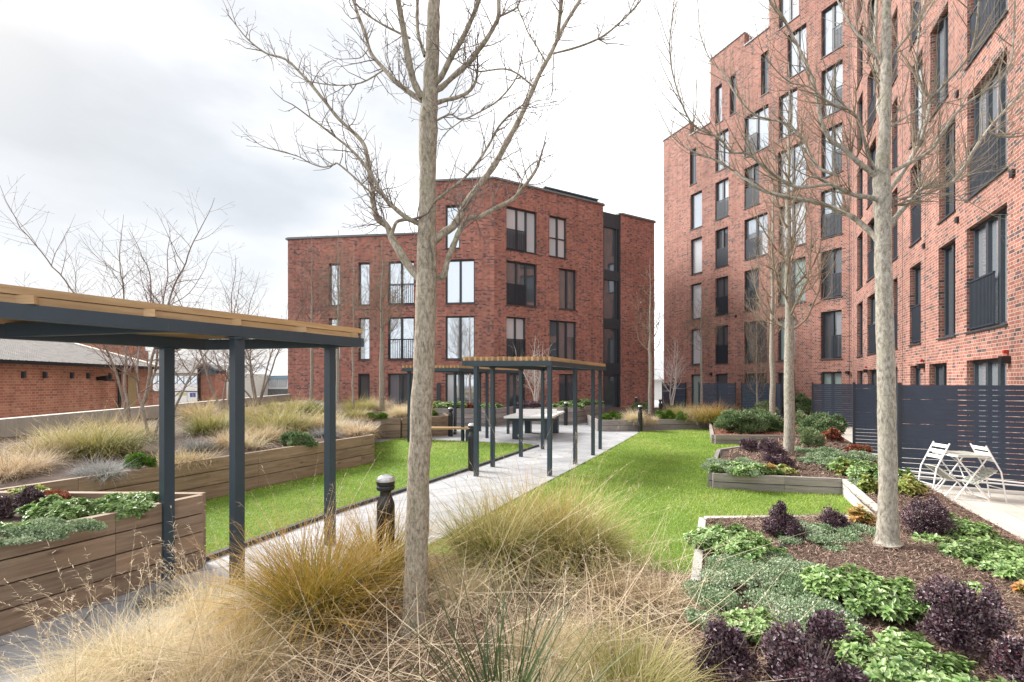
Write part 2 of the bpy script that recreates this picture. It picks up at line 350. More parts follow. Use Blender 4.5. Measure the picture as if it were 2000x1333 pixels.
bedpoly = [(-5.95, 4.8), (-3.2, 10.42), (-3.95, 10.85), (-5.2, 14.6), (-5.2, 25), (-11.5, 25), (-8.7, 7.9), (-7.9, 2.7), (-6.4, 2.7)]
# sloping bed surface rising to the concrete wall
b = MB(); m_, n_ = 22, 10
def bedz(x, y):
    xf = np.interp(y, [2.7, 4.75, 10.42, 14.9, 25], [-6.4, -5.95, -3.2, -4.2, -5.2]); xw = np.interp(y, [2.7, 7.9, 25], [-7.9, -8.75, -11.6])
    t = min(1, max(0, (xf-x)/(xf-xw))); return .60 + .28*t + .03*math.sin(3*x+y*2.1)
for j in range(m_):
    for i in range(n_):
        q = []
        for jj, ii in ((j, i), (j, i+1), (j+1, i+1), (j+1, i)):
            y = 2.7 + (25-2.7)*jj/m_; xf = np.interp(y, [2.7, 4.75, 10.42, 14.9, 25], [-6.4, -5.95, -3.2, -4.2, -5.2]); xw = np.interp(y, [2.7, 7.9, 25], [-7.95, -8.8, -11.75])
            x = xf + (xw-xf)*ii/n_; q.append((x, y, bedz(x, y)))
        b.face(q)
b.build('bed_soil', M['soil'], kind='structure')
planter('timber_planter', 'weathered planter with a grey front board face and brown side, behind the left lawn',
        [[(-5.3, 14.9), (-3.6, 14.9)], [(-3.57, 14.93), (-2.2, 15.9)], [(-2.17, 15.95), (-2.6, 17.5)]], .68, .21, mat=M['wood'], soil=[(-5.3, 14.95), (-3.6, 14.95), (-2.25, 15.9), (-2.6, 17.6), (-5.3, 17.6)])
planter('timber_planter', 'grey timber planter behind the far pergola posts, below the ground floor glass doors',
        [[(-3.2, 19.2), (-.7, 19.2)], [(-.66, 19.23), (.25, 20.9)]], .74, .21, mat=M['woodG'], soil=[(-3.2, 19.25), (-.72, 19.25), (.2, 21), (-.5, 23.2), (-3.2, 23.4)])
planter('timber_planter', 'far timber planter behind the table tennis table, holding the white stemmed tree',
        [[(.3, 20.9), (1.5, 19.94)], [(1.5, 19.9), (2.66, 19.9)], [(2.7, 19.93), (4.5, 22.6)]], .74, .21, mat=M['woodG'], soil=[(.35, 20.95), (1.5, 20.0), (2.6, 20.0), (4.45, 22.7), (3.6, 24.8), (.6, 23.6)])
planter('timber_planter', 'low grey timber planter across the far end of the right lawn',
        [[(3.27, 17.2), (7.9, 17.95)], [(3.24, 17.25), (3.3, 20)]], .42, .21, mat=M['woodG'], blen=3.2, soil=[(3.3, 17.25), (8.4, 18.1), (10.4, 26), (6, 27), (3.3, 20)], soilz=.36)
planter('timber_planter', 'low grey timber planter with red mulch and dense green bushes, beyond the purple shrubs',
        [[(5.94, 13.5), (8.5, 13.4)], [(5.90, 13.54), (7.6, 17.7)]], .30, .15, mat=M['woodG'], soil=[(5.95, 13.55), (9.4, 13.4), (12.2, 19.5), (9.5, 21), (7.7, 17.8)], soilz=.26, soilmat=M['redsoil'])
planter('timber_planter', 'low grey timber planter jutting into the lawn around the middle smooth barked tree',
        [[(3.44, 7.9), (5.33, 7.45)], [(3.42, 7.96), (4.8, 10.7)], [(4.83, 10.72), (6.6, 11.9)]], .29, .145, mat=M['woodG'], soil=[(3.5, 7.95), (5.36, 7.5), (6.68, 7.62), (9.45, 13.1), (7.5, 13.2), (4.85, 10.6)], soilz=.24)
M['bleach'] = wood_mat('sun bleached boards', (.44, .42, .38), (.55, .53, .49), (.64, .62, .58))
planter('retaining_board', 'pale bleached low retaining wall between the right lawn corner and the nearest bed', [[(5.36, 7.42), (4.50, 5.62)]], .29, .29, mat=M['bleach'], cat='low wall', group=None)
planter('timber_planter', 'low bleached planter edge round the nearest purple and green shrub bed',
        [[(4.42, 5.50), (2.28, 5.44)], [(2.24, 5.42), (1.45, 3.65)]], .26, .26, mat=M['bleach'])
# nearest shrub bed surface, gently mounded
def r4z(x, y): return .22 + .07*math.exp(-((x-3.6)**2+(y-4.2)**2)/1.5) + .012*math.sin(9*x)*math.cos(8*y)
b = MB()
nx, ny = 30, 34
def r4p(i, j):
    y = .8 + (7.6-.8)*j/ny
    xl = np.interp(y, [.8, 2.2, 5.4, 5.6, 7.4], [.2, .82, 2.27, 4.42, 5.3]); xr = 5.25 + .505*(y-4.77)
    x = xl + (xr-xl)*i/nx; return (x, y, r4z(x, y))
for j in range(ny):
    for i in range(nx): b.face([r4p(i, j), r4p(i+1, j), r4p(i+1, j+1), r4p(i, j+1)], smooth=True)
b.build('mulch_bed', M['soil'], kind='structure')
strip('grass_bed', [(-3.0, .9), (.3, .9), (.85, 2.2), (1.70, 4.2), (-.0, 4.85), (-1.0, 4.75), (-1.55, 3.9), (-2.6, 2.3)], 0, .07, plain('straw soil', (.20, .15, .10), .95, var=.5, scale=25, bmp=.5), kind='structure')
# kerb to the terrace
b = MB(); 
for k in range(20): p = kerbpt(1+k); q = kerbpt(1+k+.992); b.bar(p+Vector((-.05, 0, .07)), q+Vector((-.05, 0, .07)), .09, .2)
b.build('kerb', M['cream'], label='pale stone kerb between the shrub beds and the cream terrace', cat='kerb')
# ================================================================ buildings
def u_at(A, B, x):
    p = line_pt(A, B, x); return (p.xy - Vector(A).xy).dot((Vector(B).xy - Vector(A).xy).normalized())
def facade(mb, A, B, z0, z1, ops, nin, depth=.2):
    A = Vector((A[0], A[1], 0)); B = Vector((B[0], B[1], 0)); d = (B-A); L = d.length; d.normalize(); nin = Vector(nin)
    us = sorted(set([0, L] + [u for o in ops for u in o[:2] if 0 < u < L])); zs = sorted(set([z0, z1] + [z for o in ops for z in o[2:4] if z0 < z < z1]))
    pt = lambda u, z, k=0: A + d*u + nin*k + Vector((0, 0, z))
    for i in range(len(us)-1):
        run = None
        for j in range(len(zs)-1):
            uc, zc = (us[i]+us[i+1])/2, (zs[j]+zs[j+1])/2
            if any(o[0] < uc < o[1] and o[2] < zc < o[3] for o in ops): continue
            mb.face([pt(us[i], zs[j]), pt(us[i+1], zs[j]), pt(us[i+1], zs[j+1]), pt(us[i], zs[j+1])])
    for o in ops:
        u0, u1, a, b_ = o[:4]; b_ = min(b_, z1)
        mb.face([pt(u0, a), pt(u0, a, depth), pt(u0, b_, depth), pt(u0, b_)]); mb.face([pt(u1, a), pt(u1, a, depth), pt(u1, b_, depth), pt(u1, b_)])
        mb.face([pt(u0, b_), pt(u1, b_), pt(u1, b_, depth), pt(u0, b_, depth)]); mb.face([pt(u0, a), pt(u1, a), pt(u1, a, depth), pt(u0, a, depth)])
def window(parent, A, B, nin, o, style='', glass='glassD', depth=.16):
    """style letters: b railing over full width, l/r railing over left/right half, m one mullion, n two, t transom"""
    A = Vector((A[0], A[1], 0)); B = Vector((B[0], B[1], 0)); d = (B-A).normalized(); nin = Vector(nin); u0, u1, z0, z1 = o[:4]
    pt = lambda u, z, k=0: A + d*u + nin*k + Vector((0, 0, z)); w_ = u1-u0; f = MB(); t = .07; kz = depth
    def vb(u, za, zb, w=t): f.bar(pt(u, za, kz), pt(u, zb, kz), w, .09, up=nin)
    vb(u0+t/2, z0, z1); vb(u1-t/2, z0, z1)
    f.bar(pt(u0+t, z0+t/2, kz), pt(u1-t, z0+t/2, kz), .085, t); f.bar(pt(u0+t, z1-t/2, kz), pt(u1-t, z1-t/2, kz), .085, t)
    mul = [.5] if 'm' in style else ([.36, .66] if 'n' in style else [])
    for k in mul: vb(u0+w_*k, z0+t, z1-t, .11)
    if 't' in style: f.bar(pt(u0+t, z0+1.1, kz), pt(u1-t, z0+1.1, kz), .08, .05)
    fr = f.build('window', M['frame'], parent)
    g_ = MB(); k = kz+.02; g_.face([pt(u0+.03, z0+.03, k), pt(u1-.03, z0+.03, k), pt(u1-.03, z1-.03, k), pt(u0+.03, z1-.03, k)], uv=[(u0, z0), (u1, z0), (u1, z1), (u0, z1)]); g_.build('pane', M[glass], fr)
    WR = random.Random(int(u0*977+z0*131)); cw = WR.uniform(.18, .42)*w_; side = WR.random() < .5
    if WR.random() < .4 and glass != 'curtain' and glass != 'curtainG':
        ua, ub = (u0+.07, u0+.07+cw) if side else (u1-.07-cw, u1-.07); k = kz+.014; c_ = MB(); zt = z1-.07 if WR.random() < .8 else z0+1.3
        zb = z0+.08 if WR.random() < .75 else z1-.9
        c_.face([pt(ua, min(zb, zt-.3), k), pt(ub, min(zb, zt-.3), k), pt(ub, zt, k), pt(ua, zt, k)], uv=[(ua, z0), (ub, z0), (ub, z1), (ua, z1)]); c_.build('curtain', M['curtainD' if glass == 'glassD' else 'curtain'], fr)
    if z0 > .5:
        s = MB(); s.bar(pt(u0-.04, z0-.03, .045), pt(u1+.04, z0-.03, .045), .17, .035); s.build('sill', M['frame'], fr)
    ra = None
    if 'b' in style: ra = (u0+.02, u1-.02)
    if 'l' in style: ra = (u0+.02, u0+w_*(.64 if 'n' in style else .5))
    if 'r' in style: ra = (u0+w_*.5, u1-.02)
    if ra:
        s = MB(); a, b_ = ra; zz = z0+.04; h = 1.08; kk = .05
        s.bar(pt(a, zz+h, kk), pt(b_, zz+h, kk), .04, .04); s.bar(pt(a, zz+.03, kk), pt(b_, zz+.03, kk), .03, .03)
        n = max(4, int((b_-a)/(.062 if 'd' in style else .1)))
        for i in range(n+1): u = a+(b_-a)*i/n; s.bar(pt(u, zz, kk), pt(u, zz+h, kk), .04 if 'd' in style else .022, .012, up=nin, ends=False)
        s.build('balcony_rail', M['rail'], fr)
FL = [(0.05, 2.33)] + [(2.98+3*k, 5.32+3*k) for k in range(8)]
# ---------------- tall brick block on the right
C0 = (16.0, 21.7); CL = (10.9, 33.1); CR = (6.42, 2.7)
CR = (9.55 - .505*(8.9-2.5), 2.5)
tb = empty('apartment_building', (16.0, 21.7, 0), label='tall stepped red brick apartment block on the right with rows of dark framed windows', cat='building')
nL = Vector((C0[1]-CL[1], -(C0[0]-CL[0]), 0)); nL = Vector((abs(CL[1]-C0[1]), abs(C0[0]-CL[0]), 0)).normalized()       # inward
nR = pnor.copy()
ops = []; rnd = random.Random(4)
cols = { # column: per-row (x0, x1, style, glass) from the ground up, photo pixels
 'A': [(1349, 1369, '', 'curtainG')] + [(1349, 1370, '', 'curtain'), (1349, 1370, '', 'curtain'), (1349, 1371, '', 'curtain'), (1348.5, 1371, '', 'glassL'), (1347, 1360, '', 'glassD')],
 'B': [(1397, 1421, '', 'glassD'), (1397, 1422, 'bmd', 'glassD'), (1397, 1422, 'bmd', 'glassD'), (1397, 1422, 'bmd', 'glassD'), (1397, 1423, 'bmd', 'glassL'), (1397, 1423, 'm', 'glassL'), (1397, 1410, '', 'glassL')],
 'B2': [None]*6 + [(1425, 1437, '', 'glassD')],
 'C': [(1453, 1498, 'm', 'glassD'), (1453, 1498, 'm', 'glassD'), (1453, 1482, 'bd', 'glassD'), (1453, 1499, 'mld', 'glassL'), (1453, 1483, 'bmd', 'glassD'), (1453, 1501, 'mld', 'glassL'), (1486, 1501, '', 'glassD')],
 'D': [(1519, 1553, 'm', 'glassD'), (1519, 1553, 'm', 'curtainG'), (1519, 1573, 'm', 'curtainG'), (1521, 1573, 'm', 'curtain'), (1519, 1574, 'm', 'glassL'), (1521, 1557, 'm', 'glassL'), (1538, 1575, 'm', 'glassL'), (1521, 1560, 'm', 'glassL')],
 'E': [(1603, 1644, 'm', 'curtainG'), (1603, 1644, 'mrd', 'glassD'), (1603, 1644, 'mrd', 'glassD'), (1603, 1645, 'mbd', 'glassL'), (1604, 1645, 'mrd', 'glassL'), (1604, 1646, 'mrd', 'glassL'), (1604, 1646, 'mrd', 'glassL'), (1604, 1647, 'mrd', 'glassL')]}
wins = []
Lf = (Vector(CL).xy - Vector(C0).xy).length
for c in cols.values():
    for k, it in enumerate(c):
        if it:
            u0, u1 = sorted((u_at(CL, C0, it[0]), u_at(CL, C0, it[1]))); o = (u0, u1, *FL[k]); ops.append(o); wins.append((CL, C0, nL, o, it[2], it[3]))
def uL(x): return u_at(CL, C0, x)
segz = [(0, uL(1347.5), 19.15), (uL(1347.5), uL(1387.5), 18.3), (uL(1387.5), uL(1454), 22.3), (uL(1454), uL(1502), 21.5), (uL(1502), Lf, 27.5)]
wb = MB(); dL = (Vector(C0)-Vector(CL)).normalized(); dL = Vector((dL.x, dL.y, 0)); cp = MB(); rl = MB(); pCL = Vector((*CL, 0))
for (a, b_, zt) in segz:
    p, q = pCL+dL*a, pCL+dL*b_
    oo = [(o[0]-a, o[1]-a, o[2], min(o[3], zt-.3)) for o in ops if a-.01 < (o[0]+o[1])/2 < b_ and o[2] < zt-1]
    facade(wb, p, q, -.3, zt, oo, nL, .2)
    back = nL*9
    for (s, t) in ((p, p+back), (q, q+back)): wb.face([(s.x, s.y, -.3), (t.x, t.y, -.3), (t.x, t.y, zt), (s.x, s.y, zt)])
    wb.face([(v.x, v.y, zt) for v in (p, q, q+back, p+back)]); wb.face([(*(p+back).xy, -.3), (*(q+back).xy, -.3), (*(q+back).xy, zt), (*(p+back).xy, zt)])
    k = nL*.12; cp.bar((p.x+k.x, p.y+k.y, zt+.04), (q.x+k.x, q.y+k.y, zt+.04), .34, .075)
    cp.bar(p+Vector((0, 0, zt+.041)), p+back+Vector((0, 0, zt+.041)), .3, .07)
for (a, b_, zt) in (segz[1], segz[3]):
    p, q = pCL+dL*(a+.1)+nL*.3, pCL+dL*(b_-.1)+nL*.3
    for hz in (.5, 1.1): rl.bar(p+Vector((0, 0, zt+hz)), q+Vector((0, 0, zt+hz)), .04, .04)
    for i in range(8): r_ = p.lerp(q, i/7); rl.post(r_.x, r_.y, zt, zt+1.1, .04)
ops = []
colsR = {
 'F': [(1674, 1685, '', 'glassD')]*8, 'G': [(1695, 1712, 'm', 'glassD')] + [(1694, 1711, 'bd', 'glassD')]*7, 'H': [(1742, 1753, 'bd', 'glassD')]*8,
 'I': [(1778, 1798, '', 'glassD'), (1777, 1798.5, 'bd', 'glassD'), (1778, 1799, 'bd', 'glassD'), (1778, 1802, '', 'glassL'), (1778, 1799, 'bd', 'glassD'), (1778, 1799, 'bd', 'glassL')],
 'J': [(1815, 1849, 'm', 'glassD'), (1833, 1866, 'm', 'glassD'), (1834, 1866, 'm', 'glassD'), (1817, 1852, 'm', 'glassL'), (1834, 1866, 'm', 'glassD')],
 'K': [(1888, 1966, 'n', 'glassL'), (1888, 1967, 'nld', 'glassL'), (1889, 1967, 'nld', 'glassL'), (1889, 1968, 'nld', 'glassL')],
 'Q': [(2105, 2180, 'm', 'glassD'), (2105, 2180, 'm', 'glassD'), (2105, 2180, 'm', 'glassL')]}
for c in colsR.values():
    for k, it in enumerate(c):
        u0, u1 = sorted((u_at(C0, CR, it[0]), u_at(C0, CR, it[1]))); o = (u0, u1, *FL[k]); ops.append(o); wins.append((C0, CR, nR, o, it[2], it[3]))
facade(wb, C0, CR, -.3, 27.5, ops, nR, .2)
c0, c1 = Vector((*C0, 0)), Vector((*CR, 0)); bk = nR*10
wb.face([(*c1.xy, -.3), (*(c1+bk).xy, -.3), (*(c1+bk).xy, 27.5), (*c1.xy, 27.5)]); wb.face([(v.x, v.y, 27.5) for v in (c0, c1, c1+bk, c0+bk)])
wb.build('wall', M['brickA'], tb); cp.build('coping', M['coping'], tb); rl.build('roof_rail', M['white'], tb)
for a in wins: window(tb, *a)
for A_, B_, nn, x in ((C0, CR, nR, 1667), (C0, CR, nR, 1763), (C0, CR, nR, 1807), (CL, C0, nL, 1659), (CL, C0, nL, 1510)):
    p = line_pt(A_, B_, x)-nn*.002; j = MB(); j.bar((p.x, p.y, -.2), (p.x, p.y, 18 if A_ == CL else 24), .02, .004, up=nn); j.build('movement_joint', M['frame'], tb)
for A_, B_, nn, x, z in ((C0, CR, nR, 1871, 5.62), (C0, CR, nR, 1871, 8.6), (C0, CR, nR, 1806, 5.6), (CL, C0, nL, 1585, 5.7), (CL, C0, nL, 1585, 8.7), (CL, C0, nL, 1437, 5.7), (C0, CR, nR, 1980, 5.7)):
    p = line_pt(A_, B_, x)-nn*.02; j = MB(); j.bar((p.x, p.y, z), (p.x, p.y, z+.13), .13, .05, up=nn); j.build('vent', M['black'], tb)
for x, z in ((1967.5, 2.34), (1801, 2.36), (1690, 2.36), (1653, 2.36), (1386, 2.4)):
    A_, B_, nn = (C0, CR, nR) if x > 1664 else (CL, C0, nL)
    p = line_pt(A_, B_, x+4); l = MB(); q = p - nn*.07; l.bar((q.x, q.y, z-.14), (q.x, q.y, z+.0), .13, .13, up=nn); l.build('wall_lamp', M['black'], tb)
    if x > 1664:
        l = MB(); q = p - nn*.04 + pdir*.05; l.bar((q.x, q.y, z+.05), (q.x, q.y, z+.12), .06, .06, up=nn); l.build('alarm_box', M['red'], tb)
# ---------------- low brick block in the middle
BL, BK = (-12.6, 25.9), (-.95, 24.5)
kdir = Vector((5.58+.95, 28.2-24.5, 0)).normalized(); BR = (5.58, 28.2)
nF = Vector((.12, .993, 0)).normalized(); nF = Vector((-(BK[1]-BL[1]), BK[0]-BL[0], 0)).normalized(); nG = Vector((-kdir.y, kdir.x, 0))
lb = empty('apartment_building', (-.95, 24.5, 0), label='lower red brick apartment block in the middle with a raised angled corner section', cat='building')
FB = [(.05, 2.3), (3.05, 5.38), (6.06, 8.42), (9.02, 11.35)]
specL = [(642, 664.5, [(1, '', 'glassL'), (2, '', 'glassL')]), (699.5, 722, [(0, '', 'glassD'), (1, '', 'glassL'), (2, '', 'glassL')]),
         (757.5, 809, [(0, 'm', 'glassD'), (1, 'mb', 'glassL'), (2, 'mb', 'glassL')]), (870, 927, [(0, 'm', 'glassL'), (1, 'm', 'glassL'), (2, 'm', 'glassL')]), (870, 898, [(3, '', 'glassL')])]
us = u_at(BL, BK, 833); wb = MB(); ops = []; wins = []
for x0, x1, rows in specL:
    for k, st, gl in rows:
        o = (u_at(BL, BK, x0), u_at(BL, BK, x1), *FB[k]); ops.append(o); wins.append((BL, BK, nF, o, st, gl))
pB = Vector((*BL, 0)); dB = (Vector((*BK, 0))-pB); LB = dB.length; dB.normalize(); pS = pB+dB*us
facade(wb, pB, pS, -.3, 9.85, [o for o in ops if o[1] < us], nF)
facade(wb, pS, BK, -.3, 12.65, [(o[0]-us, o[1]-us, o[2], o[3]) for o in ops if o[1] > us], nF)
specR = [(989, 1049, [(3, 'nld', 'curtain'), (2, 'nld', 'glassD')]), (989, 1027, [(1, 'mbd', 'curtain'), (0, 'm', 'glassD')]), (1073, 1107, [(3, 'mt', 'curtain')]),
         (1092, 1126, [(2, 'm', 'glassD'), (0, 'm', 'glassD')]), (1073, 1126, [(1, 'n', 'glassD')])]
ops = []
for x0, x1, rows in specR:
    for k, st, gl in rows:
        o = (u_at(BK, BR, x0), u_at(BK, BR, x1), *FB[k]); ops.append(o); wins.append((BK, BR, nG, o, st, gl))
facade(wb, BK, BR, -.3, 12.65, ops, nG)
k3, r3 = Vector((*BK, 0)), Vector((*BR, 0))
def shell(pts, z0, z1):
    for s, t in zip(pts, pts[1:]): wb.face([(s.x, s.y, z0), (t.x, t.y, z0), (t.x, t.y, z1), (s.x, s.y, z1)])
shell([pB, pB+nF*9], -.3, 9.85); wb.face([(v.x, v.y, 9.8) for v in (pB, pS, pS+nF*9, pB+nF*9)]); shell([pS, pS+nF*9], 9, 12.65)
shell([pB+nF*9, pS+nF*9], -.3, 9.85); shell([r3, r3+nG*2.2], -.3, 12.65)
wb.face([(v.x, v.y, 12.6) for v in (pS, k3, r3, r3+nG*8, pS+nF*9)])
# stair tower beyond the glazed slot
t0 = line_pt(BK, BR, 1213); t1 = line_pt(BK, BR, 1278)
shell([t0+nG*2.2, t0, t1, t1+nG*7], -.3, 12.35); wb.face([(v.x, v.y, 12.3) for v in (t0, t1, t1+nG*7, t0+nG*7)])
wb.build('wall', M['brickB'], lb)
cp = MB(); u = Vector((0, 0, 1))
for s, t, z, nn in ((pB, pS, 9.89, nF), (pS, k3, 12.69, nF), (k3, r3, 12.69, nG), (t0, t1, 12.39, nG)): cp.bar(s+nn*.1+u*z, t+nn*.1+u*z, .36, .10)
for s, t, z in ((pB, pB+nF*9, 9.892), (pS, pS+nF*9, 12.692), (t0, t0+nG*5, 12.392), (t1, t1+nG*6, 12.392), (r3, r3+nG*4, 12.692)): cp.bar(s+u*z, t+u*z, .3, .098)
cp.build('coping', M['coping'], lb)
for a in wins: window(lb, *a)
s0, s1 = r3+nG*.12, t0+nG*.12; gf = MB(); gp = MB(); sd_ = (s1-s0).normalized()
for z0, z1 in ((11.4, 12.3), (8.15, 8.75), (5.15, 5.75), (2.3, 3.0)): gf.bar(s0+u*((z0+z1)/2), s1+u*((z0+z1)/2), .1, z1-z0)
for k in (.03, .97, .78): p = s0.lerp(s1, k); gf.bar(p+u*0, p+u*12.3, .09 if k != .97 else .2, .12, up=nG)
gs = gf.build('glazed_screen', M['frame'], lb)
k = nG*.05; gp.face([s0+k, s1+k, s1+k+u*12, s0+k+u*12], uv=[(0, 0), (1.2, 0), (1.2, 12), (0, 12)]); gp.build('pane', M['glassD'], gs)
gf = MB(); a_, b2 = k3.lerp(r3, .46)+nG*.5, r3+nG*.45+(-kdir)*.1
gf.face([a_+u*12.65, b2+u*12.65, b2+u*13.08, a_+u*13.08]); gf.face([b2+u*12.65, b2+nG*4+u*12.65, b2+nG*4+u*13.08, b2+u*13.08]); gf.face([a_+u*13.08, b2+u*13.08, b2+nG*4+u*13.08, a_+nG*4+u*13.08])
gf.face([a_+u*12.65, a_+nG*4+u*12.65, a_+nG*4+u*13.08, a_+u*13.08])
for i in range(22): p = a_.lerp(b2, i/21)-nG*.02; gf.bar(p+u*12.66, p+u*13.08, .035, .04, up=nG)
gf.bar(a_+u*13.083-nG*.06, b2+u*13.083-nG*.06, .2, .06)
gf.build('roof_plant_screen', plain('slate blue metal', (.13, .19, .22), .45), lb)
# black meter post on the facade
l = MB(); p = line_pt(BL, BK, 858)-nF*.15; l.bar((p.x, p.y, .0), (p.x, p.y, 1.75), .2, .12); l.build('meter_box', M['frame'], lb)
# ================================================================ background beyond the concrete wall
def roofmat(name, c, s=14):
    m, nt, b = newmat(name); w_ = nt.nodes.new('ShaderNodeTexWave'); nt.links.new(coords(nt, 'UV'), w_.inputs[0]); w_.bands_direction = 'X'; w_.inputs['Scale'].default_value = s/6.28*3
    cc = ramp(nt, [(.3, tuple(x*.55 for x in c)), (.7, c)], noise(nt, 4, 7, .75, coords(nt)))
    nt.links.new(cc, b.inputs['Base Color']); b.inputs['Roughness'].default_value = .9; bump(nt, b, w_.outputs[0], .8, .05); return m
M['fibre'] = roofmat('corrugated fibre cement', (.30, .28, .265)); M['whiteroof'] = roofmat('pale sheet roof', (.62, .64, .66)); M['bluesheet'] = roofmat('blue sheet cladding', (.20, .32, .36), 30)
sh = empty('brick_shed', (-13.6, 14, 0), label='old orange brick shed with grey corrugated roof behind the concrete wall', cat='building')
e0, e1 = Vector((-12.6, 5.5, 0)), Vector((-13.95, 17.9, 0)); zz = 2.44
b = MB(); pcs = [e0, e1, e1+Vector((-4, 0, 0)), e0+Vector((-9, 0, 0))]
for s, t in zip(pcs, pcs[1:]): b.face([(s.x, s.y, -2.2), (t.x, t.y, -2.2), (t.x, t.y, zz), (s.x, s.y, zz)])
rp = Vector((-18.3, 17.9, 0)); b.face([(e1.x, e1.y, zz), (-23, 17.9, zz), (rp.x, rp.y, 3.6)]); b.face([(e1.x, e1.y, -2.2), (-23, 17.9, -2.2), (-23, 17.9, zz), (e1.x, e1.y, zz)])
b.build('wall', M['brickC'], sh)
b = MB(); o_ = Vector((.22, .1, 0)); r0, r1 = Vector((-16.9, 5.5, 3.6)), Vector((-18.3, 18.05, 3.6)); a0, a1 = e0+o_+u*2.40, e1+o_+u*2.40
nr = 110
for i in range(nr):      # corrugated sheet with real waves
    A_, B_ = a0.lerp(a1, i/nr), a0.lerp(a1, (i+1)/nr); C_, D_ = r0.lerp(r1, i/nr), r0.lerp(r1, (i+1)/nr); h0, h1 = .03*(i % 2), .03*((i+1) % 2)
    b.face([A_+u*h0, B_+u*h1, D_+u*h1, C_+u*h0], uv=[(0, i*.1), (0, i*.1+.1), (4, i*.1+.1), (4, i*.1)])
b.face([r0, r1, r1+Vector((-5, 0, -1.2)), r0+Vector((-5, 0, -1.2))]); b.build('roof', M['fibre'], sh)
b = MB(); b.bar(a0+u*-.03, a1+u*-.03, .12, .1); b.build('gutter', M['black'], sh)
b = MB(); b.bar(a1+u*.05, r1+u*.05, .2, .06); b.build('verge', M['cream'], sh)
dd = (e1-e0).normalized()
for x in (43, 85, 138, 170, 213):
    p = line_pt(e0, e1, x); l = MB(); q = p+Vector((.02, 0, 1.95)); l.bar(q, q+u*.18, .13, .06, up=dd); l.build('air_brick', M['frame'], sh)
p = line_pt(e0, e1, 229); l = MB(); l.tube([(p.x+.08, p.y, -2), (p.x+.08, p.y, 2.35)], .05, 8); l.build('downpipe', M['black'], sh)
p = line_pt(e0, e1, 190); l = MB(); l.bar((p.x+.02, p.y, 1.95), (p.x+.35, p.y, 1.99), .12, .12); l.bar((p.x+.1, p.y+.05, 1.93), (p.x+.4, p.y+.05, 1.90), .3, .06); l.build('wall_lamp', M['black'], sh)
p0, p1 = line_pt(e0, e1, 248), line_pt(e0, e1, 264); l = MB(); q = Vector((.03, 0, 0)); l.face([p0+q+u*-.6, p1+q+u*-.6, p1+q+u*2.2, p0+q+u*2.2]); l.build('door', plain('khaki door', (.30, .22, .11), .7), sh)
def block(name, label, x0, x1, yt, Y, dep, z0=-2.2, mat=None, cat='building', parts=(), yt2=None):
    p = P(x0, yt, Y); q = P(x1, yt2 if yt2 else yt, Y); root = empty(name, (p.x, Y, 0), label=label, cat=cat); b = MB()
    b.face([(p.x, Y, z0), (q.x, Y, z0), (q.x, Y, q.z), (p.x, Y, p.z)]); b.face([(q.x, Y, z0), (q.x, Y+dep, z0), (q.x, Y+dep, q.z), (q.x, Y, q.z)]); b.face([(p.x, Y, z0), (p.x, Y+dep, z0), (p.x, Y+dep, p.z), (p.x, Y, p.z)])
    b.face([(p.x, Y, p.z), (q.x, Y, q.z), (q.x, Y+dep, q.z), (p.x, Y+dep, p.z)]); b.build('wall', mat or M['brickC'], root); return root
def panel(parent, name, x0, x1, y0, y1, Y, mat, th=.08):
    a, c = P(x0, y1, Y), P(x1, y0, Y); b = MB(); b.box((a.x, Y-th, a.z), (c.x, Y, c.z)); return b.build(name, mat, parent)
r_ = block('brick_building', 'dark red brick parapet building rising behind the corrugated shed roof', 130, 250, 668, 26, 1.2); panel(r_, 'parapet', 225, 290, 686, 712, 25.9, M['brickC'])
r_ = block('factory_building', 'long low factory with a pale grey roof and a band of windows, far left', 262, 400, 728, 38, 12, mat=M['cream'])
b = MB(); b.face([P(258, 729, 37.7), P(404, 729, 37.7), P(404, 703, 46), P(300, 703, 46)]); b.build('roof', M['whiteroof'] if False else M['fibre'], r_)
for x in range(270, 392, 13): panel(r_, 'window', x, x+11, 735, 750, 37.98, M['glassL'], .05)
panel(r_, 'fascia', 262, 400, 750.5, 764, 37.97, M['white'], .25); panel(r_, 'base_wall', 262, 400, 764.5, 800, 37.96, M['brickC'], .04)
s_ = panel(r_, 'sign', 343, 366, 766, 787, 37.88, M['white'], .06); panel(s_, 'yellow_band', 345, 364, 768, 773, 37.81, plain('pale yellow', (.62, .58, .25), .6), .01)
s_ = panel(r_, 'sign', 367, 387, 766, 787, 37.88, M['white'], .06); panel(s_, 'blue_mark', 371, 382, 768, 776, 37.81, plain('sign blue', (.08, .10, .35), .6), .01)
r_ = block('gabled_unit', 'small brick unit with a blue clad gable and black downpipe, beyond the wall', 390, 420, 730, 30, 1.2)
b = MB(); a, c, t = P(388, 730, 29.9), P(421, 733, 29.9), P(403, 711, 29.9); b.face([a, c, P(421, 722, 29.9), t, P(388, 720, 29.9)])
b.face([c, P(446, 736, 36), P(446, 728, 36), P(421, 722, 29.9)]); b.build('gable_cladding', M['bluesheet'], r_)
b = MB(); b.bar(P(386, 720, 29.85), P(403, 710, 29.85), .3, .12); b.bar(P(403, 710, 29.85), P(424, 723, 29.85), .3, .12); b.bar(P(424, 723, 29.85), P(448, 729, 36.1), .25, .1); b.build('verge', M['coping'], r_)
b = MB(); b.tube([P(388.5, 722, 29.8), P(388.5, 800, 29.8)], .09, 8); b.build('downpipe', M['black'], r_)
r_ = block('warehouse', 'white and blue warehouse with a pale low pitched roof, left of the middle brick block', 472, 575, 735, 48, 15, mat=M['white'])
b = MB(); b.face([P(468, 737, 47.6), P(575, 733, 47.6), P(575, 702, 60), P(515, 705, 60)]); b.build('roof', M['whiteroof'], r_)
